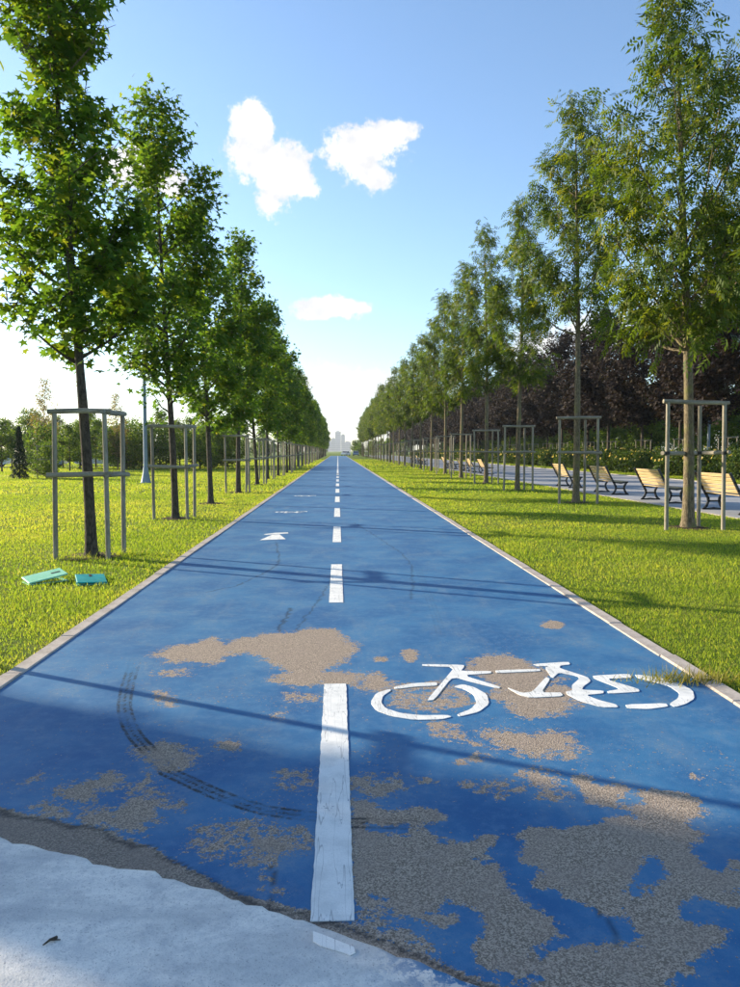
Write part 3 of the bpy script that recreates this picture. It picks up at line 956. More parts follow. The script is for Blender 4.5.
def gen_tree(seed, H, r0, zc, prof, nb, nleaf, leaf, size, mat_leaf, mat_bark, lean=(0, 0), sigma=0.13, rise=(0.5, 1.0),
             tint_lo=0.0, cut=None, sub=4, bend=0.06, tip=0.9):
    """returns meshes (trunk, branches, crown); prof(t) = crown radius at height share t"""
    rs = np.random.RandomState(seed)
    r = random.Random(seed)
    ph = r.uniform(0, 6.28)
    def axis(z):
        t = min(max(z / H, 0.0), 1.0)
        return Vector((lean[0] * t ** 1.6 + bend * math.sin(t * 5 + ph) * t, lean[1] * t ** 1.6 + bend * math.cos(t * 4 + ph) * t, z))
    def rad_at(z):
        t = min(max(z / H, 0.0), 1.0)
        return max(0.008, r0 * (1 - t) ** 0.8 * (1.0 + 0.45 * math.exp(-z / 0.12)))
    tb = MB()
    zs = [-0.05, 0.0, 0.06, 0.15, 0.35, 0.7] + [0.7 + (H * tip - 0.7) * (i + 1) / 16 for i in range(16)]
    tb.tube([axis(max(z, 0)) + Vector((0, 0, min(z, 0))) for z in zs], [rad_at(max(z, 0)) * (1 + r.uniform(-.05, .05)) for z in zs], 10)
    bb = MB()
    twigs = []
    for i in range(nb):
        u = (i + 0.5) / nb
        zt = zc + (H - zc) * u ** 0.92
        az = i * 2.399 + r.uniform(-.5, .5) + ph
        R = prof(u) * r.uniform(0.6, 1.22)
        rz_ = max(R, 0.15) * r.uniform(*rise)
        z0 = max(zc - 0.5, zt - rz_, 0.12)
        z0 = min(z0, H * 0.95)
        p0 = axis(z0)
        dirh = Vector((math.cos(az), math.sin(az), 0))
        p3 = axis(min(zt, H)) + dirh * R + Vector((0, 0, r.uniform(-.1, .15)))
        p1 = p0 + dirh * R * 0.45 + Vector((0, 0, (p3.z - p0.z) * 0.3))
        pts = []
        for k in range(6):
            t = k / 5
            q = p0 * (1 - t) ** 2 + p1 * 2 * t * (1 - t) + p3 * t * t
            if 0 < k < 5:
                q += Vector((r.uniform(-.04, .04), r.uniform(-.04, .04), r.uniform(-.03, .03)))
            pts.append(q)
        rb = min(rad_at(z0) * 0.5, 0.012 + 0.014 * R)
        bb.tube(pts, [rb * (1 - 0.8 * k / 5) for k in range(6)], 5, False)
        twigs.append((pts[2], pts[5], R))
        for s_ in range(sub):
            t = r.uniform(0.25, 0.95)
            k = min(4, int(t * 5))
            q0 = pts[k].lerp(pts[k + 1], t * 5 - k)
            d = (pts[k + 1] - pts[k]).normalized()
            a2 = Vector((r.gauss(0, 1), r.gauss(0, 1), r.gauss(0.25, 0.7)))
            d2 = (d * 0.6 + a2 * 0.55).normalized()
            L_ = r.uniform(0.22, 0.5) * max(R, 0.45)
            q1 = q0 + d2 * L_
            bb.tube([q0, q0.lerp(q1, .5) + Vector((0, 0, .02)), q1], [rb * .4, rb * .3, 0.003], 4, False)
            twigs.append((q0, q1, L_ * 1.3))
    wt = np.array([t[2] for t in twigs])
    wt = wt * rs.uniform(0.0, 1.0, len(wt)) ** 1.3
    idx = rs.choice(len(twigs), nleaf, p=wt / wt.sum())
    P0 = np.array([t[0] for t in twigs])[idx]
    P1 = np.array([t[1] for t in twigs])[idx]
    tt = rs.uniform(0.1, 1.08, nleaf) ** 0.8
    pos = P0 + (P1 - P0) * tt[:, None] + rs.normal(size=(nleaf, 3)) * sigma
    ax = np.array([tuple(axis(min(max(z, 0), H))) for z in pos[:, 2]])
    if cut is not None:
        kp = np.hypot(pos[:, 0] - ax[:, 0], pos[:, 1] - ax[:, 1]) < cut(pos[:, 2]) * rs.uniform(0.75, 1.25, nleaf)
        pos, ax, idx = pos[kp], ax[kp], idx[kp]
        nleaf = len(pos)
    out = pos - ax
    out[:, 2] = 0
    out /= np.linalg.norm(out, axis=1)[:, None] + 1e-6
    tw_t = rs.uniform(0, 1, len(twigs))[idx]
    tint = np.clip(tint_lo + 0.22 + 0.35 * tw_t + rs.normal(size=nleaf) * 0.17, 0, 1)
    sz = size * rs.uniform(0.65, 1.2, nleaf)
    tv, tf = TEMPL[leaf]
    crown = leaves_mesh('crown', pos, sz, tv, tf, mat_leaf, tint, rs, 0.45, out, 0.5)
    return tb.mesh('trunk', mat_bark), bb.mesh('branches', mat_bark), crown

def place_tree(meshes, name, loc, label, cat='tree', group=None, rz=0.0, sc=1.0, tilt=(0, 0)):
    e = empty(name, (loc[0], loc[1], 0), rz, sc)
    e.rotation_euler = (tilt[0], tilt[1], rz)
    tag(e, label, cat, group)
    put('trunk', meshes[0], e)
    put('branches', meshes[1], e)
    c = put('crown', meshes[2], e)
    c['kind'] = 'stuff'
    return e

def left_prof(R):
    return lambda u: R * (0.70 + 0.35 * math.sin(math.pi * min(1, u + 0.15))) * (1.0 if u < 0.5 else 1.0 - 0.62 * ((u - 0.5) / 0.5) ** 1.3)
def l1_prof(u):
    z = 3.0 + u * 6.3
    if z < 5.9: return 1.12 * (0.72 + 0.28 * math.sin((z - 3) / 2.9 * math.pi))
    if z < 6.5: return 0.55
    if z < 6.9: return 0.36
    return 0.85 if z < 8.6 else 0.4
def ash_prof(R):
    return lambda u: R * (0.55 + 0.5 * math.sin(math.pi * min(1, u + 0.2))) * (1.0 if u < 0.55 else 1.0 - 0.68 * ((u - 0.55) / 0.45) ** 1.3)

# ------------------------------------------------------------------ tree guards
def make_guard(name, loc, corners, posts_h, mid_h, rails, mids, label, group, r=0.034, seed=0, bands=True, simple_=False):
    q = random.Random(seed)
    e = empty(name, (loc[0], loc[1], 0))
    tag(e, label, 'tree guard', group)
    n = 6 if simple_ else 10
    tops = []
    for (x, y) in corners:
        lx, ly = q.uniform(-.035, .035), q.uniform(-.035, .035)
        h = posts_h + q.uniform(-.02, .03)
        MB().tube([(x, y, -0.08), (x + lx * .5, y + ly * .5, h * .5), (x + lx, y + ly, h - r * 0.6)], [r * 1.02, r, r * .96], n).build('post', M['post_wood'], e)
        tops.append((x, y, lx, ly, h))
    def rail(i, j, z, nm):
        a, c = tops[i], tops[j]
        pa = Vector((a[0] + a[2] * z / a[4], a[1] + a[3] * z / a[4], z))
        pc = Vector((c[0] + c[2] * z / c[4], c[1] + c[3] * z / c[4], z + q.uniform(-.025, .025)))
        d = (pc - pa).normalized()
        side = Vector((d.y, -d.x, 0))
        # on top of the posts, or fixed to their outer side
        if z > posts_h - 0.05:
            off = Vector((0, 0, 0.0))
        else:
            cen = Vector((sum(t[0] for t in tops) / 3, sum(t[1] for t in tops) / 3, z))
            if side.dot((pa + pc) * .5 - cen) < 0: side = -side
            off = side * r * 1.25
        MB().tube([pa - d * 0.09 + off, pa.lerp(pc, .5) + off + Vector((0, 0, q.uniform(-.012, .012))), pc + d * 0.09 + off], [r * 1.05, r * 1.1, r], n).build(nm, M['rail_wood'], e)
    for i, j in rails: rail(i, j, posts_h + 0.008, 'top_rail')
    for i, j in mids: rail(i, j, mid_h, 'middle_rail')
    if bands:
        for t in tops:
            for z in ((mid_h),):
                fx, fy = t[0] + t[2] * z / t[4], t[1] + t[3] * z / t[4]
                MB().tube([(fx, fy, z - .03), (fx, fy, z + .03)], r * 1.22, n).build('binding', M['band'], e)
    return e

LG = [(-0.40, -0.27), (0.32, -0.27), (0.36, 0.33)]
RG = [(-0.60, -0.38), (0.48, -0.42), (0.32, 0.22)]

def soil_patch(x, y, r0, seed):
    q = random.Random(seed)
    n = 22
    ring = []
    for ringr, z in ((1.0, 0.003), (0.6, 0.018)):
        ring.append([(x + math.cos(6.283 * i / n) * r0 * ringr * q.uniform(.75, 1.15), y + math.sin(6.283 * i / n) * r0 * ringr * q.uniform(.75, 1.15), z) for i in range(n)])
    vs = ring[0] + ring[1] + [(x, y, 0.03)]
    fs = [(i, (i + 1) % n, n + (i + 1) % n, n + i) for i in range(n)] + [(n + i, n + (i + 1) % n, 2 * n) for i in range(n)]
    MB().add(vs, fs).build('soil_patch', M['soil'], lawn)

# ------------------------------------------------------------------ avenue: star-leaved row on the open-lawn side
LB, LS = M['bark_dark'], M['leaf_star']
left_var = [gen_tree(30 + k, 9.0, 0.085, 2.7, left_prof(1.12), 46, 9000, 'star', 0.15, LS, LB, (rnd.uniform(-.3, .3), rnd.uniform(-.3, .3)), 0.15, sub=4) for k in range(4)]
L1t = gen_tree(11, 9.3, 0.083, 3.0, l1_prof, 52, 9800, 'star', 0.145, LS, LB, (-0.62, 0.0), 0.14, tint_lo=0.06, sub=4,
               cut=lambda z: np.interp(z, [2.6, 3.2, 4.2, 5.6, 6.1, 6.45, 6.85, 7.2, 8.6, 9.4], [0.9, 1.1, 1.3, 1.15, 0.85, 0.36, 0.34, 0.85, 0.8, 0.4]))
L2t = gen_tree(12, 9.3, 0.08, 2.8, left_prof(1.2), 48, 9000, 'star', 0.145, LS, LB, (-0.5, 0.1), 0.15)
row_l = [(-3.5, 10.6), (-3.6, 16.5), (-3.62, 21.2), (-3.6, 26.9), (-3.6, 33.2)]
y = 33.2
while y < 212:
    y += 5.75 + rnd.uniform(-.3, .3)
    row_l.append((-3.6 + rnd.uniform(-.12, .12), y))
GL = 'star-leaved trees in a row along the open lawn'
GG = 'wooden guards round the star-leaved trees'
lab_l = ['star-leaved tree with narrow waisted crown beside the two green lids on the lawn',
         'star-leaved tree leaning away from the path, second along from the two green lids',
         'star-leaved tree with dark bare trunk and no wooden guard beside the blue path',
         'star-leaved tree just beyond the unguarded tree beside the blue path']
lab_g = ['round-pole wooden guard beside the two green lids on the lawn',
         'round-pole wooden guard round the leaning tree, second along from the green lids', None,
         'round-pole wooden guard just beyond the unguarded tree']
for i, (x, y) in enumerate(row_l):
    lab = lab_l[i] if i < 4 else 'star-leaved tree with dark trunk farther along the open-lawn row'
    if i == 0: TREE1 = place_tree(L1t, 'avenue_tree', (x, y), lab, group=GL)
    elif i == 1: place_tree(L2t, 'avenue_tree', (x, y), lab, group=GL)
    else:
        place_tree(left_var[i % 4], 'avenue_tree', (x, y), lab, group=GL, rz=rnd.uniform(0, 6.28), sc=rnd.uniform(0.92, 1.03),
                   tilt=(0, rad(rnd.uniform(-3, 1))))
    if y < 60: soil_patch(x, y + .05, 0.42, i)
    if i == 2: continue
    if y < 120:
        lb = lab_g[i] if i < 4 else 'round-pole wooden guard round a tree farther along the open-lawn row'
        make_guard('tree_guard', (x, y), LG, 2.03, 1.17, [(0, 1), (1, 2)], [(0, 1), (1, 2)], lb, GG, 0.034, i, y < 30, y > 40)
# the same row goes on behind the camera's left side: one tree just out of frame
place_tree(left_var[1], 'avenue_tree', (-3.72, 5.35), 'star-leaved tree of the row nearest the concrete apron', group=GL, rz=1.0, sc=0.88)
make_guard('tree_guard', (-3.72, 5.35), LG, 2.03, 1.17, [(0, 1), (1, 2)], [(0, 1), (1, 2)], 'round-pole wooden guard nearest the concrete apron', GG, 0.034, 77)

# ------------------------------------------------------------------ avenue: feather-leaved row on the bench side
RB, RS = M['bark_light'], M['leaf_ash']
right_var = [gen_tree(60 + k, 11.5, 0.10, 4.6, ash_prof(1.18), 40, 3300, 'ash', 0.25, RS, RB, (rnd.uniform(-.3, .3), rnd.uniform(-.2, .2)), 0.15, (0.8, 1.4), sub=4) for k in range(4)]
R1t = gen_tree(71, 10.3, 0.112, 3.9, ash_prof(1.75), 46, 5000, 'ash', 0.25, RS, RB, (-0.5, 0.0), 0.16, (0.8, 1.4), tint_lo=0.05, sub=4)
R2t = gen_tree(72, 11.5, 0.105, 5.3, ash_prof(1.35), 40, 3600, 'ash', 0.25, RS, RB, (-0.15, 0.0), 0.15, (0.8, 1.4), sub=4)
row_r = [(6.82, 14.1), (6.88, 21.1), (6.85, 28.0), (6.85, 34.0), (6.85, 41.0)]
y = 41.0
while y < 212:
    y += 7.0 + rnd.uniform(-.35, .35)
    row_r.append((6.85 + rnd.uniform(-.12, .12), y))
GR = 'feather-leaved trees in a row beside the benches'
GRG = 'wooden guards round the feather-leaved trees'
lab_r = ['tall feather-leaved tree with wide loose crown in front of the first two benches',
         'feather-leaved tree with crown starting high up in front of the third bench',
         'feather-leaved tree standing at the gap after the first group of benches']
lab_rg = ['tall wooden guard in front of the first two benches', 'tall wooden guard in front of the third and fourth benches',
          'tall wooden guard at the gap after the first group of benches']
for i, (x, y) in enumerate(row_r):
    lab = lab_r[i] if i < 3 else 'slender feather-leaved tree farther along the bench-side row'
    if i == 0: place_tree(R1t, 'avenue_tree', (x, y), lab, group=GR)
    elif i == 1: place_tree(R2t, 'avenue_tree', (x, y), lab, group=GR)
    else: place_tree(right_var[i % 4], 'avenue_tree', (x, y), lab, group=GR, rz=rnd.uniform(0, 6.28), sc=rnd.uniform(0.95, 1.04))
    if y < 60: soil_patch(x, y, 0.5, 100 + i)
    if y < 125:
        lb = lab_rg[i] if i < 3 else 'tall wooden guard round a tree farther along the bench-side row'
        make_guard('tree_guard', (x, y), RG, 2.42, 1.46, [(0, 1)], [(0, 2), (2, 1)] if i == 0 else [(0, 1), (1, 2)], lb, GRG, 0.038, 200 + i, y < 30, y > 40)
# the row's neighbour on this side of the frame
place_tree(right_var[2], 'avenue_tree', (6.85, 7.1), 'feather-leaved tree of the row nearest the concrete apron', group=GR, rz=2.0)

# ------------------------------------------------------------------ benches
def bench_meshes():
    ms = {}
    fr = MB()
    T = 0.045
    def bar(pts, wd):
        for (x0, z0), (x1, z1) in zip(pts[:-1], pts[1:]):
            d = Vector((x1 - x0, 0, z1 - z0))
            L_ = d.length
            ang = math.atan2(d.z, d.x)
            R_ = Matrix.Rotation(-ang, 3, 'Y')
            fr.box(((x0 + x1) / 2, 0, (z0 + z1) / 2), (L_ + wd * 0.6, T, wd), R_)
    bar([(0.03, 0.44), (-0.05, 0.58), (-0.14, 0.76), (-0.25, 0.97)], 0.055)
    bar([(0.02, 0.43), (0.28, 0.405), (0.52, 0.44)], 0.05)
    bar([(0.04, 0.42), (0.11, 0.30), (0.12, 0.22), (0.07, 0.10), (0.0, 0.02)], 0.058)
    bar([(0.48, 0.42), (0.41, 0.30), (0.40, 0.22), (0.45, 0.10), (0.53, 0.02)], 0.058)
    bar([(0.11, 0.225), (0.41, 0.225)], 0.04)
    bar([(-0.02, 0.015), (0.08, 0.02), (0.26, 0.04), (0.45, 0.02), (0.55, 0.015)], 0.05)
    ms['frame'] = fr.mesh('end_frame', M['iron'], False)
    ms['slat'] = MB().box((0, 0, 0), (0.022, 1.72, 0.085), bev=0.006).mesh('slat', M['slat'], False)
    return ms
BM_ = bench_meshes()
def make_bench(x, y, label):
    e = empty('park_bench', (x, y, 0), rnd.uniform(-.012, .012))
    tag(e, label, 'bench', 'park benches along the promenade')
    for s in (-1, 1):
        put('end_frame', BM_['frame'], e, (0, s * 0.86, 0))
    for k in range(5):
        t = (k + 0.5) / 5
        o = put('back_slat', BM_['slat'], e, (-0.005 - 0.235 * t + 0.018, 0, 0.50 + 0.47 * t))
        o.rotation_euler = (0, -rad(24), 0)
    for k in range(5):
        o = put('seat_slat', BM_['slat'], e, (0.07 + k * 0.101, 0, 0.455 - 0.012 * math.sin(k / 4 * math.pi)))
        o.rotation_euler = (0, rad(90), 0)
    return e
bl = ['slatted bench with black iron ends standing behind the widest guarded tree',
      'second slatted bench with black iron ends, next after the widest tree',
      'third slatted bench with black iron ends along the promenade',
      'fourth slatted bench with black iron ends, last of the first group']
for (yb_, lb) in zip((17.65, 21.5, 25.7, 30.4), bl):
    make_bench(9.35, yb_, lb)
for yb_ in (47.5, 51.8, 56.0, 60.2, 64.4, 82, 86, 90, 94):
    make_bench(9.35, yb_, 'slatted bench with black iron ends in a farther group on the promenade')

# ------------------------------------------------------------------ green lids on the lawn
def lid(px, py, mat, label, rz, tilt, w_=0.36, l_=0.52):
    x, y = G(px, py)
    e = empty('valve_box', (x, y, 0), rz)
    tag(e, label, 'valve box')
    rim = MB()
    for (cx, cy, sx, sy) in ((0, w_ / 2 - .02, l_, .04), (0, -w_ / 2 + .02, l_, .04), (l_ / 2 - .02, 0, .04, w_ - .08), (-l_ / 2 + .02, 0, .04, w_ - .08)):
        rim.box((cx, cy, -0.015), (sx, sy, 0.05))
    rim.build('rim', mat, e, smooth=False)
    R_ = Matrix.Rotation(tilt[0], 3, 'X') @ Matrix.Rotation(tilt[1], 3, 'Y')
    lo = min((R_ @ Vector((sx * l_ / 2, sy * w_ / 2, 0))).z for sx in (-1, 1) for sy in (-1, 1))
    lb = MB()
    lb.box((0, 0, 0.016 - lo), (l_ - .01, w_ - .01, 0.018), R_, 0.005)
    o = lb.build('lid', mat, e, smooth=False)
    MB().box(Vector((0, 0, 0.016 - lo)) + R_ @ Vector((0.12, 0, 0.0095)), (0.10, 0.03, 0.006), R_).build('grip', M['band'], o, smooth=False)
    return e
lid(45, 581.5, M['lid_pale'], 'pale green valve box lid tilted up in the grass', rad(38), (rad(6), rad(-9)), 0.30, 0.44)
lid(91, 582, M['lid_teal'], 'teal green valve box lid lying in the grass next to the path', rad(112), (rad(3), rad(-4)), 0.33, 0.42)

# ------------------------------------------------------------------ lamp post
def lamp_post(x, y, h, label):
    e = empty('lamp_post', (x, y, 0))
    tag(e, label, 'lamp post', 'lamp posts in the park')
    MB().tube([(0, 0, -.05), (0, 0, 0.03), (0, 0, .05), (0, 0, .25), (0, 0, .5), (0, 0, .75)], [.26, .26, .235, .19, .14, .115], 12).build('base', M['lamp_paint'], e)
    MB().tube([(0, 0, .75), (0, 0, h * .5), (0, 0, h)], [.105, .085, .055], 12).build('shaft', M['lamp_paint'], e)
    MB().box((0.0, -0.105, 2.3), (.1, .05, .3), bev=.01).build('access_box', M['lamp_paint'], e, smooth=False)
    a = MB().tube([(0, 0, h - .05), (.4, 0, h + .18), (1.0, 0, h + .22)], [.04, .035, .03], 8).build('arm', M['lamp_paint'], e)
    hd = MB().box((1.2, 0, h + .23), (.6, .22, .09), bev=.03).build('lamp_head', M['lamp_paint'], e)
    MB().box((1.22, 0, h + .178), (.42, .16, .02)).build('lens', M['lamp_glass'], hd, smooth=False)
    return e
lamp_post(-9.0, 35.1, 7.6, 'grey-blue lamp post with flared base on the open lawn')
lamp_post(26.0, 51.0, 8.0, 'slim lamp post among the purple-leaved trees')

# ------------------------------------------------------------------ purple trees, rose bushes, trees beyond
purple_var = [gen_tree(90 + k, 13.5, 0.14, 4.2, left_prof(2.7), 54, 11000, 'star', 0.30, M['leaf_purple'], M['bark_dark'],
                       (rnd.uniform(-.3, .3), 0), 0.26, (0.5, 1.0), sub=5) for k in range(3)]
y = 37.0
i = 0
GP = 'purple-leaved trees beyond the rose hedge'
while y < 300:
    x = 23.4 + rnd.uniform(-.4, .4)
    place_tree(purple_var[i % 3], 'purple_tree', (x, y), 'dark purple-leaved tree standing behind the rose hedge', group=GP, rz=rnd.uniform(0, 6.28), sc=rnd.uniform(.85, 1.08))
    if y < 110:
        make_guard('tree_guard', (x, y), RG, 2.3, 1.4, [(0, 1), (1, 2)], [(0, 1), (1, 2)], 'pale wooden guard round a purple-leaved tree behind the rose hedge', 'wooden guards round the purple-leaved trees', 0.04, 300 + i, False, True)
    y += 6.6 + rnd.uniform(-.5, .5)
    i += 1

park_var = [gen_tree(120 + k, 6.0, 0.10, 1.7, left_prof(1.7), 34, 4600, 'oval', 0.24, M['leaf_park'], M['bark_dark'], (rnd.uniform(-.2, .2), 0), 0.2, (0.4, 0.9), sub=4) for k in range(3)]
low_var = [gen_tree(130 + k, 3.2, 0.06, 0.45, left_prof(1.25), 30, 3400, 'oval', 0.17, M['leaf_park'], M['bark_dark'], (0, 0), 0.18, (0.4, 0.8), sub=4) for k in range(2)]
# green trees behind the purple row
i = 0
y = 42.0
while y < 200:
    x = 31 + rnd.uniform(-1.2, 1.2)
    place_tree(park_var[i % 3], 'park_tree', (x, y), 'green leafy tree in the second row behind the purple trees', group='green trees behind the purple trees', rz=rnd.uniform(0, 6.28), sc=rnd.uniform(.95, 1.35))
    if y < 100:
        make_guard('tree_guard', (x, y), RG, 2.3, 1.4, [(0, 1), (1, 2)], [(0, 1), (1, 2)], 'pale wooden guard round a green tree behind the purple trees', 'wooden guards round the green trees behind', 0.04, 400 + i, False, True)
    y += 5.8 + rnd.uniform(-.6, .6)
    i += 1
for k in range(34):
    x = rnd.uniform(37, 75)
    y = rnd.uniform(52, 190)
    if x / y > 0.75: continue
    place_tree(park_var[k % 3], 'park_tree', (x, y), 'leafy tree deep in the park beyond the rose hedge', group='trees deep in the park beyond the rose hedge', rz=rnd.uniform(0, 6.28), sc=rnd.uniform(1.1, 1.7))

# rose bushes
def rose_meshes(seed):
    rs = np.random.RandomState(seed)
    n = 1300
    u = rs.normal(size=(n, 3))
    u /= np.linalg.norm(u, axis=1)[:, None]
    rr = rs.uniform(0.45, 1.0, n) ** 0.5
    lump = 1 + 0.22 * np.sin(u[:, 0] * 5 + seed) * np.cos(u[:, 1] * 4) + 0.15 * np.sin(u[:, 2] * 7 + seed)
    pos = u * (rr * lump)[:, None] * np.array([0.85, 1.0, 0.72]) + np.array([0, 0, 0.68])
    pos = pos[pos[:, 2] > 0.03]
    lv = leaves_mesh('foliage', pos, 0.15 * rs.uniform(.7, 1.3, len(pos)), oval_v, oval_f, M['leaf_rose'], np.clip(rs.normal(.45, .22, len(pos)), 0, 1), rs, 0.4, u[:len(pos)], 0.4)
    # blooms: cupped rings of petals
    k = 13
    uu = rs.normal(size=(k, 3)); uu[:, 2] = np.abs(uu[:, 2]) * 0.9 + 0.15
    uu[:, 0] -= 0.3
    uu /= np.linalg.norm(uu, axis=1)[:, None]
    cen = uu * np.array([0.95, 1.05, 0.78]) + np.array([0, 0, 0.70])
    VV, FF, TT = [], [], []
    for c_, d_ in zip(cen, uu):
        z = Vector(d_); xq = z.orthogonal().normalized(); yq = z.cross(xq)
        s = rs.uniform(0.045, 0.075)
        for ring, (r_, h_, nn) in enumerate(((0.35, 0.55, 4), (0.75, 0.4, 5), (1.0, 0.15, 6))):
            for j in range(nn):
                a = 6.283 * j / nn + ring
                a1, a2 = a - 3.3 / nn, a + 3.3 / nn
                o_ = len(VV)
                cc = Vector(c_)
                for (aa, rq, hq) in ((a, 0.1, -0.1), (a1, r_, h_), (a, r_ * 1.2, h_ + .1), (a2, r_, h_)):
                    VV.append(tuple(cc + (xq * math.cos(aa) + yq * math.sin(aa)) * rq * s + z * hq * s))
                FF += [(o_, o_ + 1, o_ + 2), (o_, o_ + 2, o_ + 3)]
                tn = rs.uniform(0.1, 0.9)
                TT += [tn, tn]
    bl_ = mesh_np('blooms', np.array(VV), np.array(FF), M['rose'], TT)
    st = MB()
    for j in range(7):
        a = 6.283 * j / 7
        st.tube([(0.08 * math.cos(a), 0.08 * math.sin(a), -0.03), (0.3 * math.cos(a), 0.3 * math.sin(a), .4), (0.5 * math.cos(a), 0.5 * math.sin(a), .85)], [.012, .01, .006], 5)
    return lv, bl_, st.mesh('stems', M['bark_dark'])
roses = [rose_meshes(s) for s in (3, 5, 8)]
y = 31.0
i = 0
while y < 200:
    for xx in (20.4, 21.9):
        e = empty('rose_bush', (xx + rnd.uniform(-.2, .2), y + rnd.uniform(-.2, .2), 0), rnd.uniform(-.6, .6), rnd.uniform(.98, 1.3))
        tag(e, 'yellow-flowering rose bush in the hedge behind the promenade', 'rose bush', 'rose bushes in the hedge')
        r_ = roses[i % 3]
        put('foliage', r_[0], e)['kind'] = 'stuff'
        put('blooms', r_[1], e)['kind'] = 'stuff'
        put('stems', r_[2], e)
        i += 1
    y += 1.75

# ------------------------------------------------------------------ trees and things beyond the open lawn
pale_t = gen_tree(141, 7.4, 0.06, 1.6, ash_prof(1.05), 34, 3000, 'oval', 0.15, M['leaf_pale'], M['bark_light'], (0.1, 0), 0.16, (0.9, 1.5), sub=4)
x, y = G(45, 469.5)
place_tree(pale_t, 'park_tree', (x, y), 'thin pale tree with sparse brownish leaves beyond the dark conifer')
x, y = G(118, 470)
place_tree(pale_t, 'park_tree', (x, y), 'sparse reddish tree far across the lawn behind the first wooden guard', sc=.82, rz=2)

def conifer(loc, h, r_, label):
    rs = np.random.RandomState(9)
    n = 5200
    z = rs.uniform(0.02, 1, n) ** 1.15
    a = rs.uniform(0, 6.283, n)
    R = r_ * (1 - z) ** 0.8 * (0.78 + 0.22 * np.sin(z * 46 + np.sin(a * 3) * 1.5)) * rs.uniform(.45, 1.05, n) ** .5
    pos = np.stack([R * np.cos(a), R * np.sin(a), z * h + 0.06], 1)
    out = np.stack([np.cos(a), np.sin(a), -0.2 + 0 * a], 1)
    cr_ = leaves_mesh('crown', pos, 0.12 * rs.uniform(.6, 1.2, n), [(0, 0, 0), (.5, .16, 0), (1, 0, -.1), (.5, -.16, 0)], oval_f, M['leaf_conifer'], np.clip(rs.normal(.4, .25, n), 0, 1), rs, 0.3, out, 0.2)
    e = empty('conifer', (*loc, 0))
    tag(e, label, 'conifer')
    MB().tube([(0, 0, -.05), (0, 0, h * .5), (0, 0, h * .97)], [.05, .03, .008], 8).build('trunk', M['bark_dark'], e)
    c = put('crown', cr_, e)
    c['kind'] = 'stuff'
    br = MB()
    for k in range(26):
        zz = h * (0.06 + 0.85 * k / 26)
        aa = k * 2.4
        L_ = r_ * (1 - zz / h) ** .8 * .8
        br.tube([(0, 0, zz), (math.cos(aa) * L_, math.sin(aa) * L_, zz - .04)], [.012, .004], 4, False)
    br.build('branches', M['bark_dark'], e)
conifer(G(20, 479), 2.75, 0.52, 'small dark conifer standing alone on the lawn')

x, y = G(41, 474)
place_tree(low_var[0], 'park_tree', (x, y), 'bushy low tree right behind the dark conifer', sc=1.0)
x, y = G(47, 478.5)
make_guard('tree_guard', (x, y), LG, 1.75, 1.05, [(0, 1), (1, 2)], [(0, 1), (1, 2)], 'small distant wooden guard standing beside the bushy low tree', 'wooden guards far across the lawn', 0.03, 501, False, True)
place_tree(low_var[1], 'park_tree', (x, y), 'spindly young tree inside the small distant guard', sc=.62)
for k, (px, py, kind, sc) in enumerate([(2, 472, 0, .62), (12, 468, 1, .7), (70, 471, 0, .58), (80, 469, 1, .66), (63, 468, 2, .6), (96, 468, 0, .7), (108, 470, 1, .55),
                                    (180, 468, 2, .7), (192, 466, 0, .8), (206, 467, 1, .72), (222, 466, 2, .8), (160, 465, 0, .95), (28, 465, 1, 1.0), (88, 464, 2, 1.0)]):
    x, y = G(px, py)
    place_tree(park_var[kind], 'park_tree', (x, y), 'small round-crowned tree far across the open lawn', group='small trees far across the lawn', rz=rnd.uniform(0, 6), sc=sc)
for k, (px, py, sc) in enumerate([(126, 469.5, 1.15), (134, 468.5, 1.3), (142, 469, 1.2), (166, 469, 1.2), (118, 467, 1.3), (200, 469, 1.1), (212, 468, 1.2), (228, 468, 1.1)]):
    x, y = G(px, py)
    place_tree(low_var[k % 2], 'shrub', (x, y), 'dense rounded shrub at the far side of the open lawn', cat='shrub', group='shrubs at the far side of the lawn', rz=rnd.uniform(0, 6), sc=sc)
for k in range(26):
    x = -rnd.uniform(14, 130)
    y = rnd.uniform(115, 200)
    if x / y < -0.85 : continue
    place_tree(park_var[k % 3], 'park_tree', (x, y), 'far tree in the belt closing off the open lawn', group='far belt of trees beyond the lawn', rz=rnd.uniform(0, 6), sc=rnd.uniform(.9, 1.4))
for k in range(70):
    x = rnd.uniform(-75, 95)
    y = rnd.uniform(250, 330)
    if abs(x) < 3: x += 6
    place_tree(park_var[k % 3], 'park_tree', (x, y), 'far tree beyond the end of the blue path', group='trees beyond the end of the path', rz=rnd.uniform(0, 6), sc=rnd.uniform(.7, 1.15))
for k in range(30):
    x = rnd.choice((-1, 1)) * rnd.uniform(7, 62)
    y = rnd.uniform(228, 246)
    place_tree(low_var[k % 2], 'shrub', (x, y), 'low dense shrub closing the view past the end of the path', cat='shrub', group='shrubs past the end of the path', rz=rnd.uniform(0, 6), sc=rnd.uniform(1.3, 1.8))
# park trees out of frame on the sun's side: their crowns shade the near end of the path
ST = Vector((-math.sin(rad(SUN_AZ)), math.cos(rad(SUN_AZ)), 0))
for k, (px0, py0, L_, sc) in enumerate([(0.0, 2.55, 11.0, 0.66), (0.0, 2.45, 15.0, 0.74), (0.0, -0.6, 13.0, 0.8)]):
    q = Vector((px0, py0, 0)) + ST * L_
    place_tree(left_var[k], 'park_tree', (q.x, q.y), 'star-leaved tree on the open lawn level with the concrete apron', group='park trees on the open lawn', rz=k * 1.7, sc=sc)

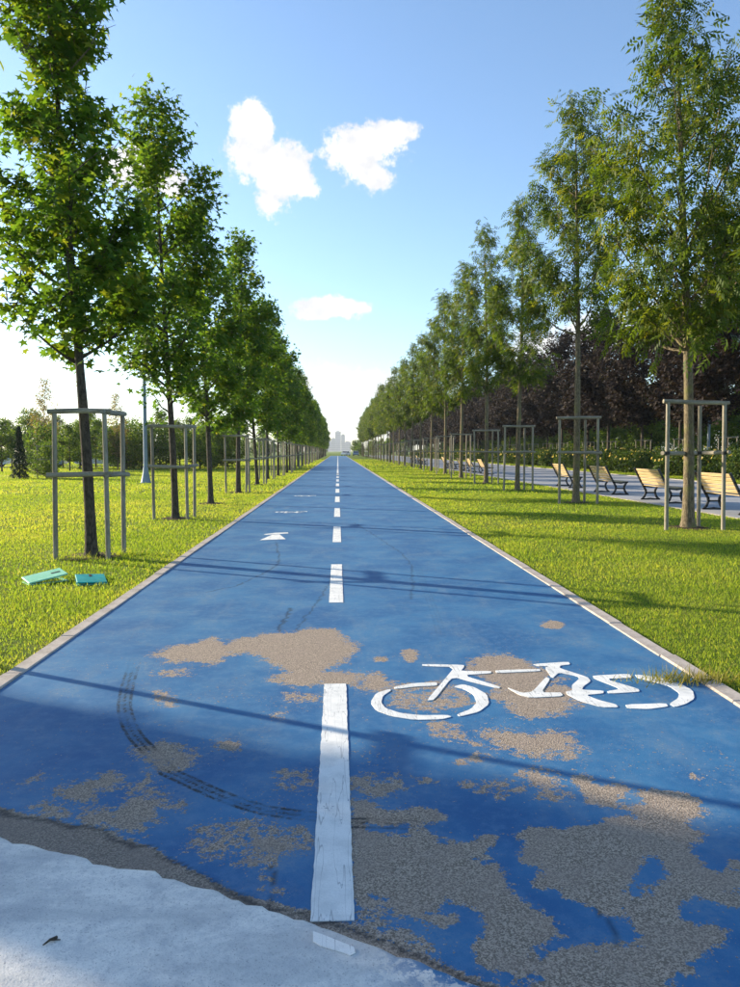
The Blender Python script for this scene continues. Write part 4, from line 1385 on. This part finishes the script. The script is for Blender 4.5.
# ------------------------------------------------------------------ parked cars
def car_parts(mat):
    prof = [(-2.1, .35), (-2.12, .62), (-2.0, .82), (-1.25, .92), (-0.65, 1.40), (0.55, 1.46), (1.35, 1.02), (1.95, .93), (2.12, .75), (2.12, .38), (1.9, .26), (-1.9, .26)]
    bd = MB()
    n = len(prof)
    vs = []
    for yy_, ins in ((-.86, 1), (.86, 1)):
        for (x, z) in prof:
            k = 1 - max(0, z - .85) * 0.32
            vs.append((x, yy_ * k, z))
    bd.add(vs, [tuple(range(n)), tuple(reversed(range(n, 2 * n)))] + [(i, n + i, n + (i + 1) % n, (i + 1) % n) for i in range(n)])
    body = bd.mesh('body', mat, False)
    gl = MB()
    for s in (-1, 1):
        pts = [(-1.08, .95), (-0.62, 1.34), (0.48, 1.38), (1.12, 1.0)]
        gl.add([(x, s * (.862 * (1 - max(0, z - .85) * 0.32) + .006), z) for x, z in pts], [(0, 1, 2, 3) if s < 0 else (3, 2, 1, 0)])
    side = gl.mesh('side_window', M['car_glass'], False)
    ws = MB()
    ws.add([(-1.22, -.76, .96), (-1.22, .76, .96), (-.70, .66, 1.375), (-.70, -.66, 1.375)], [(0, 1, 2, 3)])
    ws.add([(1.31, -.76, 1.06), (1.31, .76, 1.06), (.63, .66, 1.435), (.63, -.66, 1.435)], [(3, 2, 1, 0)])
    for i, (x, y, z) in enumerate(list(ws.v)):
        ws.v[i] = (x + (-.012 if x < 0 else .012), y, z + .012)
    wind = ws.mesh('windscreen', M['car_glass'], False)
    ty = MB().tube([(0, -.1, 0), (0, -.08, 0), (0, .08, 0), (0, .1, 0)], [.27, .31, .31, .27], 16).mesh('tyre', M['tyre'])
    rm = MB().tube([(0, -.105, 0), (0, .105, 0)], .19, 12).mesh('rim', M['rim'])
    hl = MB().box((0, 0, 0), (.05, .3, .12), bev=.015).mesh('headlight', M['lamp_glass'], False)
    return body, side, wind, ty, rm, hl
cw, cb = car_parts(M['car_white']), car_parts(M['car_blue'])
def car(x, y, rz, parts, label):
    e = empty('parked_car', (x, y, 0.01), rz)
    tag(e, label, 'car', 'cars parked in the distance')
    put('body', parts[0], e); put('side_window', parts[1], e); put('windscreen', parts[2], e)
    for sx in (-1.3, 1.3):
        for sy in (-.78, .78):
            wh = put('tyre', parts[3], e, (sx, sy, .31))
            put('rim', parts[4], wh)
    for sx in (-2.1, 2.1):
        for sy in (-.6, .6):
            put('headlight', parts[5], e, (sx, sy, .68))
car(-32.5, 69.5, .2, cw, 'white car parked far across the lawn behind the dark conifer')
car(-27.5, 70.2, .1, cb, 'blue-grey car parked far across the lawn beside a white one')
car(-23.0, 72.5, .1, cw, 'white car at the end of the distant car park nearest the blue path')
car(-37.5, 68.5, .15, cb, 'blue-grey car parked at the outer end of the distant car park')
car(2.4, 229, 1.2, cw, 'tiny white car at the far end of the blue path')
car(5.6, 230, 1.5, cb, 'tiny blue-grey car at the far end of the blue path')

# ------------------------------------------------------------------ far towers
def tower(x, y, wx, wy, h, label):
    e = empty('tower_block', (x, y, 0))
    tag(e, label, 'tower', 'towers on the far skyline')
    MB().box((0, 0, h / 2), (wx, wy, h)).build('wall', M['tower'], e, smooth=False)
    MB().box((0, 0, h + 1.5), (wx * .5, wy * .5, 3)).build('roof_house', M['tower'], e, smooth=False)
    wm = MB().box((0, 0, 0), (wx * .9, .4, 1.5)).mesh('window_band', M['tower_glass'], False)
    z = 6.0
    while z < h - 3:
        put('window_band', wm, e, (0, -wy / 2 - .1, z))
        z += 6.4
for (px, topy, w_, lb) in ((338, 431.8, 20, 'tallest hazy tower on the skyline above the path'), (333.5, 438.8, 14, 'hazy tower block on the lawn side of the tallest tower'),
                           (343, 435, 13, 'hazy tower block on the bench side of the tallest tower'), (329.5, 441.5, 22, 'low hazy block at the skyline by the lawn-side row'),
                           (347.5, 442, 24, 'low hazy block at the skyline by the bench-side row')):
    d = ray(px, topy)
    Y_ = 2400 + (px * 37 % 300)
    t = Y_ / d.y
    tower(d.x * t, Y_, w_, 18, CAM_H + d.z * t, lb)

# ------------------------------------------------------------------ grass
def grass():
    rs = np.random.RandomState(21)
    xs_, ys_, ls_, ws_ = [], [], [], []
    for (y0, y1, dens_, ln, wd) in ((1.6, 8, 3600, .036, .0075), (8, 14, 1700, .038, .011), (14, 26, 640, .042, .019), (26, 60, 150, .06, .04), (60, 130, 26, .08, .10)):
        for (a, c) in ((-0.50, 'L'), (0.58, 'R')):
            xmax = abs(a) * y1 + 2.0
            n = int(dens_ * (y1 - y0) * xmax)
            x = rs.uniform(0, xmax, n) * (1 if c == 'R' else -1)
            yv = rs.uniform(y0, y1, n)
            keep = (np.abs(x) < abs(a) * yv + 1.6)
            jit = rs.uniform(-.03, .02, n)
            if c == 'L': keep &= (x < XL - KW - 0.005 - jit)
            else: keep &= (x > XR + KW + 0.005 + jit)
            keep &= ~((x > PX0 - 0.12) & (x < PX1 + 0.12)) & (x < 24)
            # bare concrete at the lawn-side corner
            keep &= ~((x < 0) & (yv < np.interp(x, [p[0] for p in edge_con[:6]], [p[1] for p in edge_con[:6]]) + 0.1))
            x, yv = x[keep], yv[keep]
            for (tx, ty) in row_l[:9] + row_r[:7]:
                if y0 - 1 < ty < y1 + 1:
                    keep_d = np.hypot((x - tx) * 1.0, (yv - ty - .02) * .9)
                    k3 = keep_d > 0.16 + 0.26 * vnoise(x * 5 + 10, yv * 5 + 10, 15)
                    x, yv = x[k3], yv[k3]
            # thinner cover in places
            cov = vnoise(x * .9 + 40, yv * .9 + 40, 3) * .6 + vnoise(x * 3.1 + 40, yv * 3.1 + 40, 4) * .4
            k2 = rs.uniform(0, 1, len(x)) < np.clip(cov * 1.9 + .15, .25, 1)
            xs_.append(x[k2]); ys_.append(yv[k2])
            ls_.append(ln * rs.uniform(.45, 1.35, k2.sum())); ws_.append(np.full(k2.sum(), wd))
    x = np.concatenate(xs_); y = np.concatenate(ys_); L_ = np.concatenate(ls_); W_ = np.concatenate(ws_)
    n = len(x)
    hv = vnoise(x * .7 + 30, y * .7 + 30, 12)
    L_ *= 0.75 + 0.5 * hv
    a = rs.uniform(0, 6.283, n)
    la = rs.uniform(0, 6.283, n)
    lean = rs.uniform(.1, .9, n) * L_
    sx, sy = np.cos(a) * W_ / 2, np.sin(a) * W_ / 2
    V_ = np.empty((n, 3, 3))
    V_[:, 0] = np.stack([x - sx, y - sy, np.full(n, -.003)], 1)
    V_[:, 1] = np.stack([x + sx, y + sy, np.full(n, -.003)], 1)
    V_[:, 2] = np.stack([x + np.cos(la) * lean, y + np.sin(la) * lean, np.sqrt(np.maximum(L_ ** 2 - lean ** 2, .25 * L_ ** 2))], 1)
    big = vnoise(x * .33 + 20, y * .33 + 20, 7)
    med = vnoise(x * 1.7 + 20, y * 1.7 + 20, 8)
    fin = vnoise(x * 6 + 20, y * 6 + 20, 9)
    tint = 0.12 + 0.36 * big + 0.22 * med + 0.14 * fin + rs.normal(size=n) * .13 + np.where(x < 0, 0.0, -0.03)
    dry = (rs.uniform(0, 1, n) < 0.05)
    tint = np.where(dry, rs.uniform(.75, 1, n), tint)
    edge = np.minimum(np.abs(x - (XL - KW)), np.abs(x - (XR + KW)))
    tint += np.where((edge < .25) & (x < 0), .2 * (1 - edge / .25), 0)
    Ft = np.arange(n * 3).reshape(n, 3)
    return mesh_np('grass', V_.reshape(-1, 3), Ft, M['blade'], np.clip(tint, 0, 1))
o = put('grass', grass())
tag(o, 'short sunlit mown grass covering the lawn on both sides', 'grass', kind='stuff')

# straw-coloured tuft growing over the kerb
def tuft(px, py, n, label, spread=(.20, .09), ln=.12, mat='dry', seed=1):
    rs = np.random.RandomState(seed)
    gx, gy = G(px, py)
    x = rs.normal(0, spread[0] * .5, n); y = rs.normal(0, spread[1] * .5, n)
    a = rs.uniform(0, 6.283, n); la = rs.uniform(0, 6.283, n)
    L_ = ln * rs.uniform(.4, 1.2, n)
    lean = L_ * rs.uniform(.3, .95, n)
    W_ = .007
    V_ = np.empty((n, 3, 3))
    V_[:, 0] = np.stack([x - np.cos(a) * W_ / 2, y - np.sin(a) * W_ / 2, np.zeros(n)], 1)
    V_[:, 1] = np.stack([x + np.cos(a) * W_ / 2, y + np.sin(a) * W_ / 2, np.zeros(n)], 1)
    V_[:, 2] = np.stack([x + np.cos(la) * lean, y + np.sin(la) * lean, np.sqrt(np.maximum(L_ ** 2 - lean ** 2, .0004))], 1)
    me_ = mesh_np('grass_tuft', V_.reshape(-1, 3), np.arange(n * 3).reshape(n, 3), M[mat], np.clip(rs.normal(.5, .25, n), 0, 1))
    o = put('grass_tuft', me_, None, (gx, gy, 0.022))
    tag(o, label, 'grass tuft')
tuft(690, 684, 420, 'straw-coloured grass tuft spilling over the kerb onto the bicycle symbol', (.36, .10), .11)
for k, (px, py, lb) in enumerate([(75, 560, 'leafy weed tuft at the foot of the guard post nearest the green lids'), (122, 556, 'leafy weed tuft at the path-side foot of the first guard')]):
    tuft(px, py, 160, lb, (.30, .16), .12, 'blade', 5 + k)
# small twig on the concrete
p = [G(43, 946, .024), G(50, 942, .024), G(57, 938, .024)]
t = MB().tube([(p[0][0], p[0][1], .027), (p[1][0], p[1][1], .031), (p[2][0], p[2][1], .027)], [.002, .004, .005], 6)
t.tube([(p[1][0], p[1][1], .031), (p[1][0] + .03, p[1][1] + .004, .028)], [.003, .0015], 5)
tag(t.build('twig', M['bark_dark']), 'thin dark twig lying on the pale concrete', 'twig')

# dead twig standing out of the first tree's top
tw = MB()
def at(px, py, Y): 
    d = ray(px, py); t_ = Y / d.y
    return Vector((d.x * t_, Y, CAM_H + d.z * t_))
tw.tube([at(70, 70, 10.6), at(90, 48, 10.55), at(98, 30, 10.5), at(104, 14, 10.5)], [.012, .010, .007, .003], 5)
tw.tube([at(98, 30, 10.5), at(108, 28, 10.5), at(116, 25, 10.5)], [.006, .004, .002], 5)
tw.tube([at(94, 40, 10.5), at(98, 52, 10.5)], [.006, .002], 5)
tw.tube([at(70, 60, 10.6), at(80, 14, 10.6), at(93, 2, 10.6)], [.01, .007, .003], 5)
o = tw.build('dead_twig', M['bark_light'], TREE1)
o.location = (-TREE1.location.x, -TREE1.location.y, 0)

# ------------------------------------------------------------------ haze
hz = MB().box((0, 1450, 49), (6200, 3700, 100)).build('haze', bpy.data.materials.new('haze_air'), smooth=False)
tag(hz, kind='stuff')
hm = hz.data.materials[0]
hm.use_nodes = True
hn = NT(hm.node_tree)
hn.n.remove(hn.n['Principled BSDF'])
pv = hn.new('ShaderNodeVolumePrincipled')
pv.inputs['Color'].default_value = (0.86, 0.92, 1.0, 1)
pv.inputs['Density'].default_value = 0.0002
pv.inputs['Anisotropy'].default_value = 0.3
hn.l.new(pv.outputs[0], hn.n['Material Output'].inputs['Volume'])
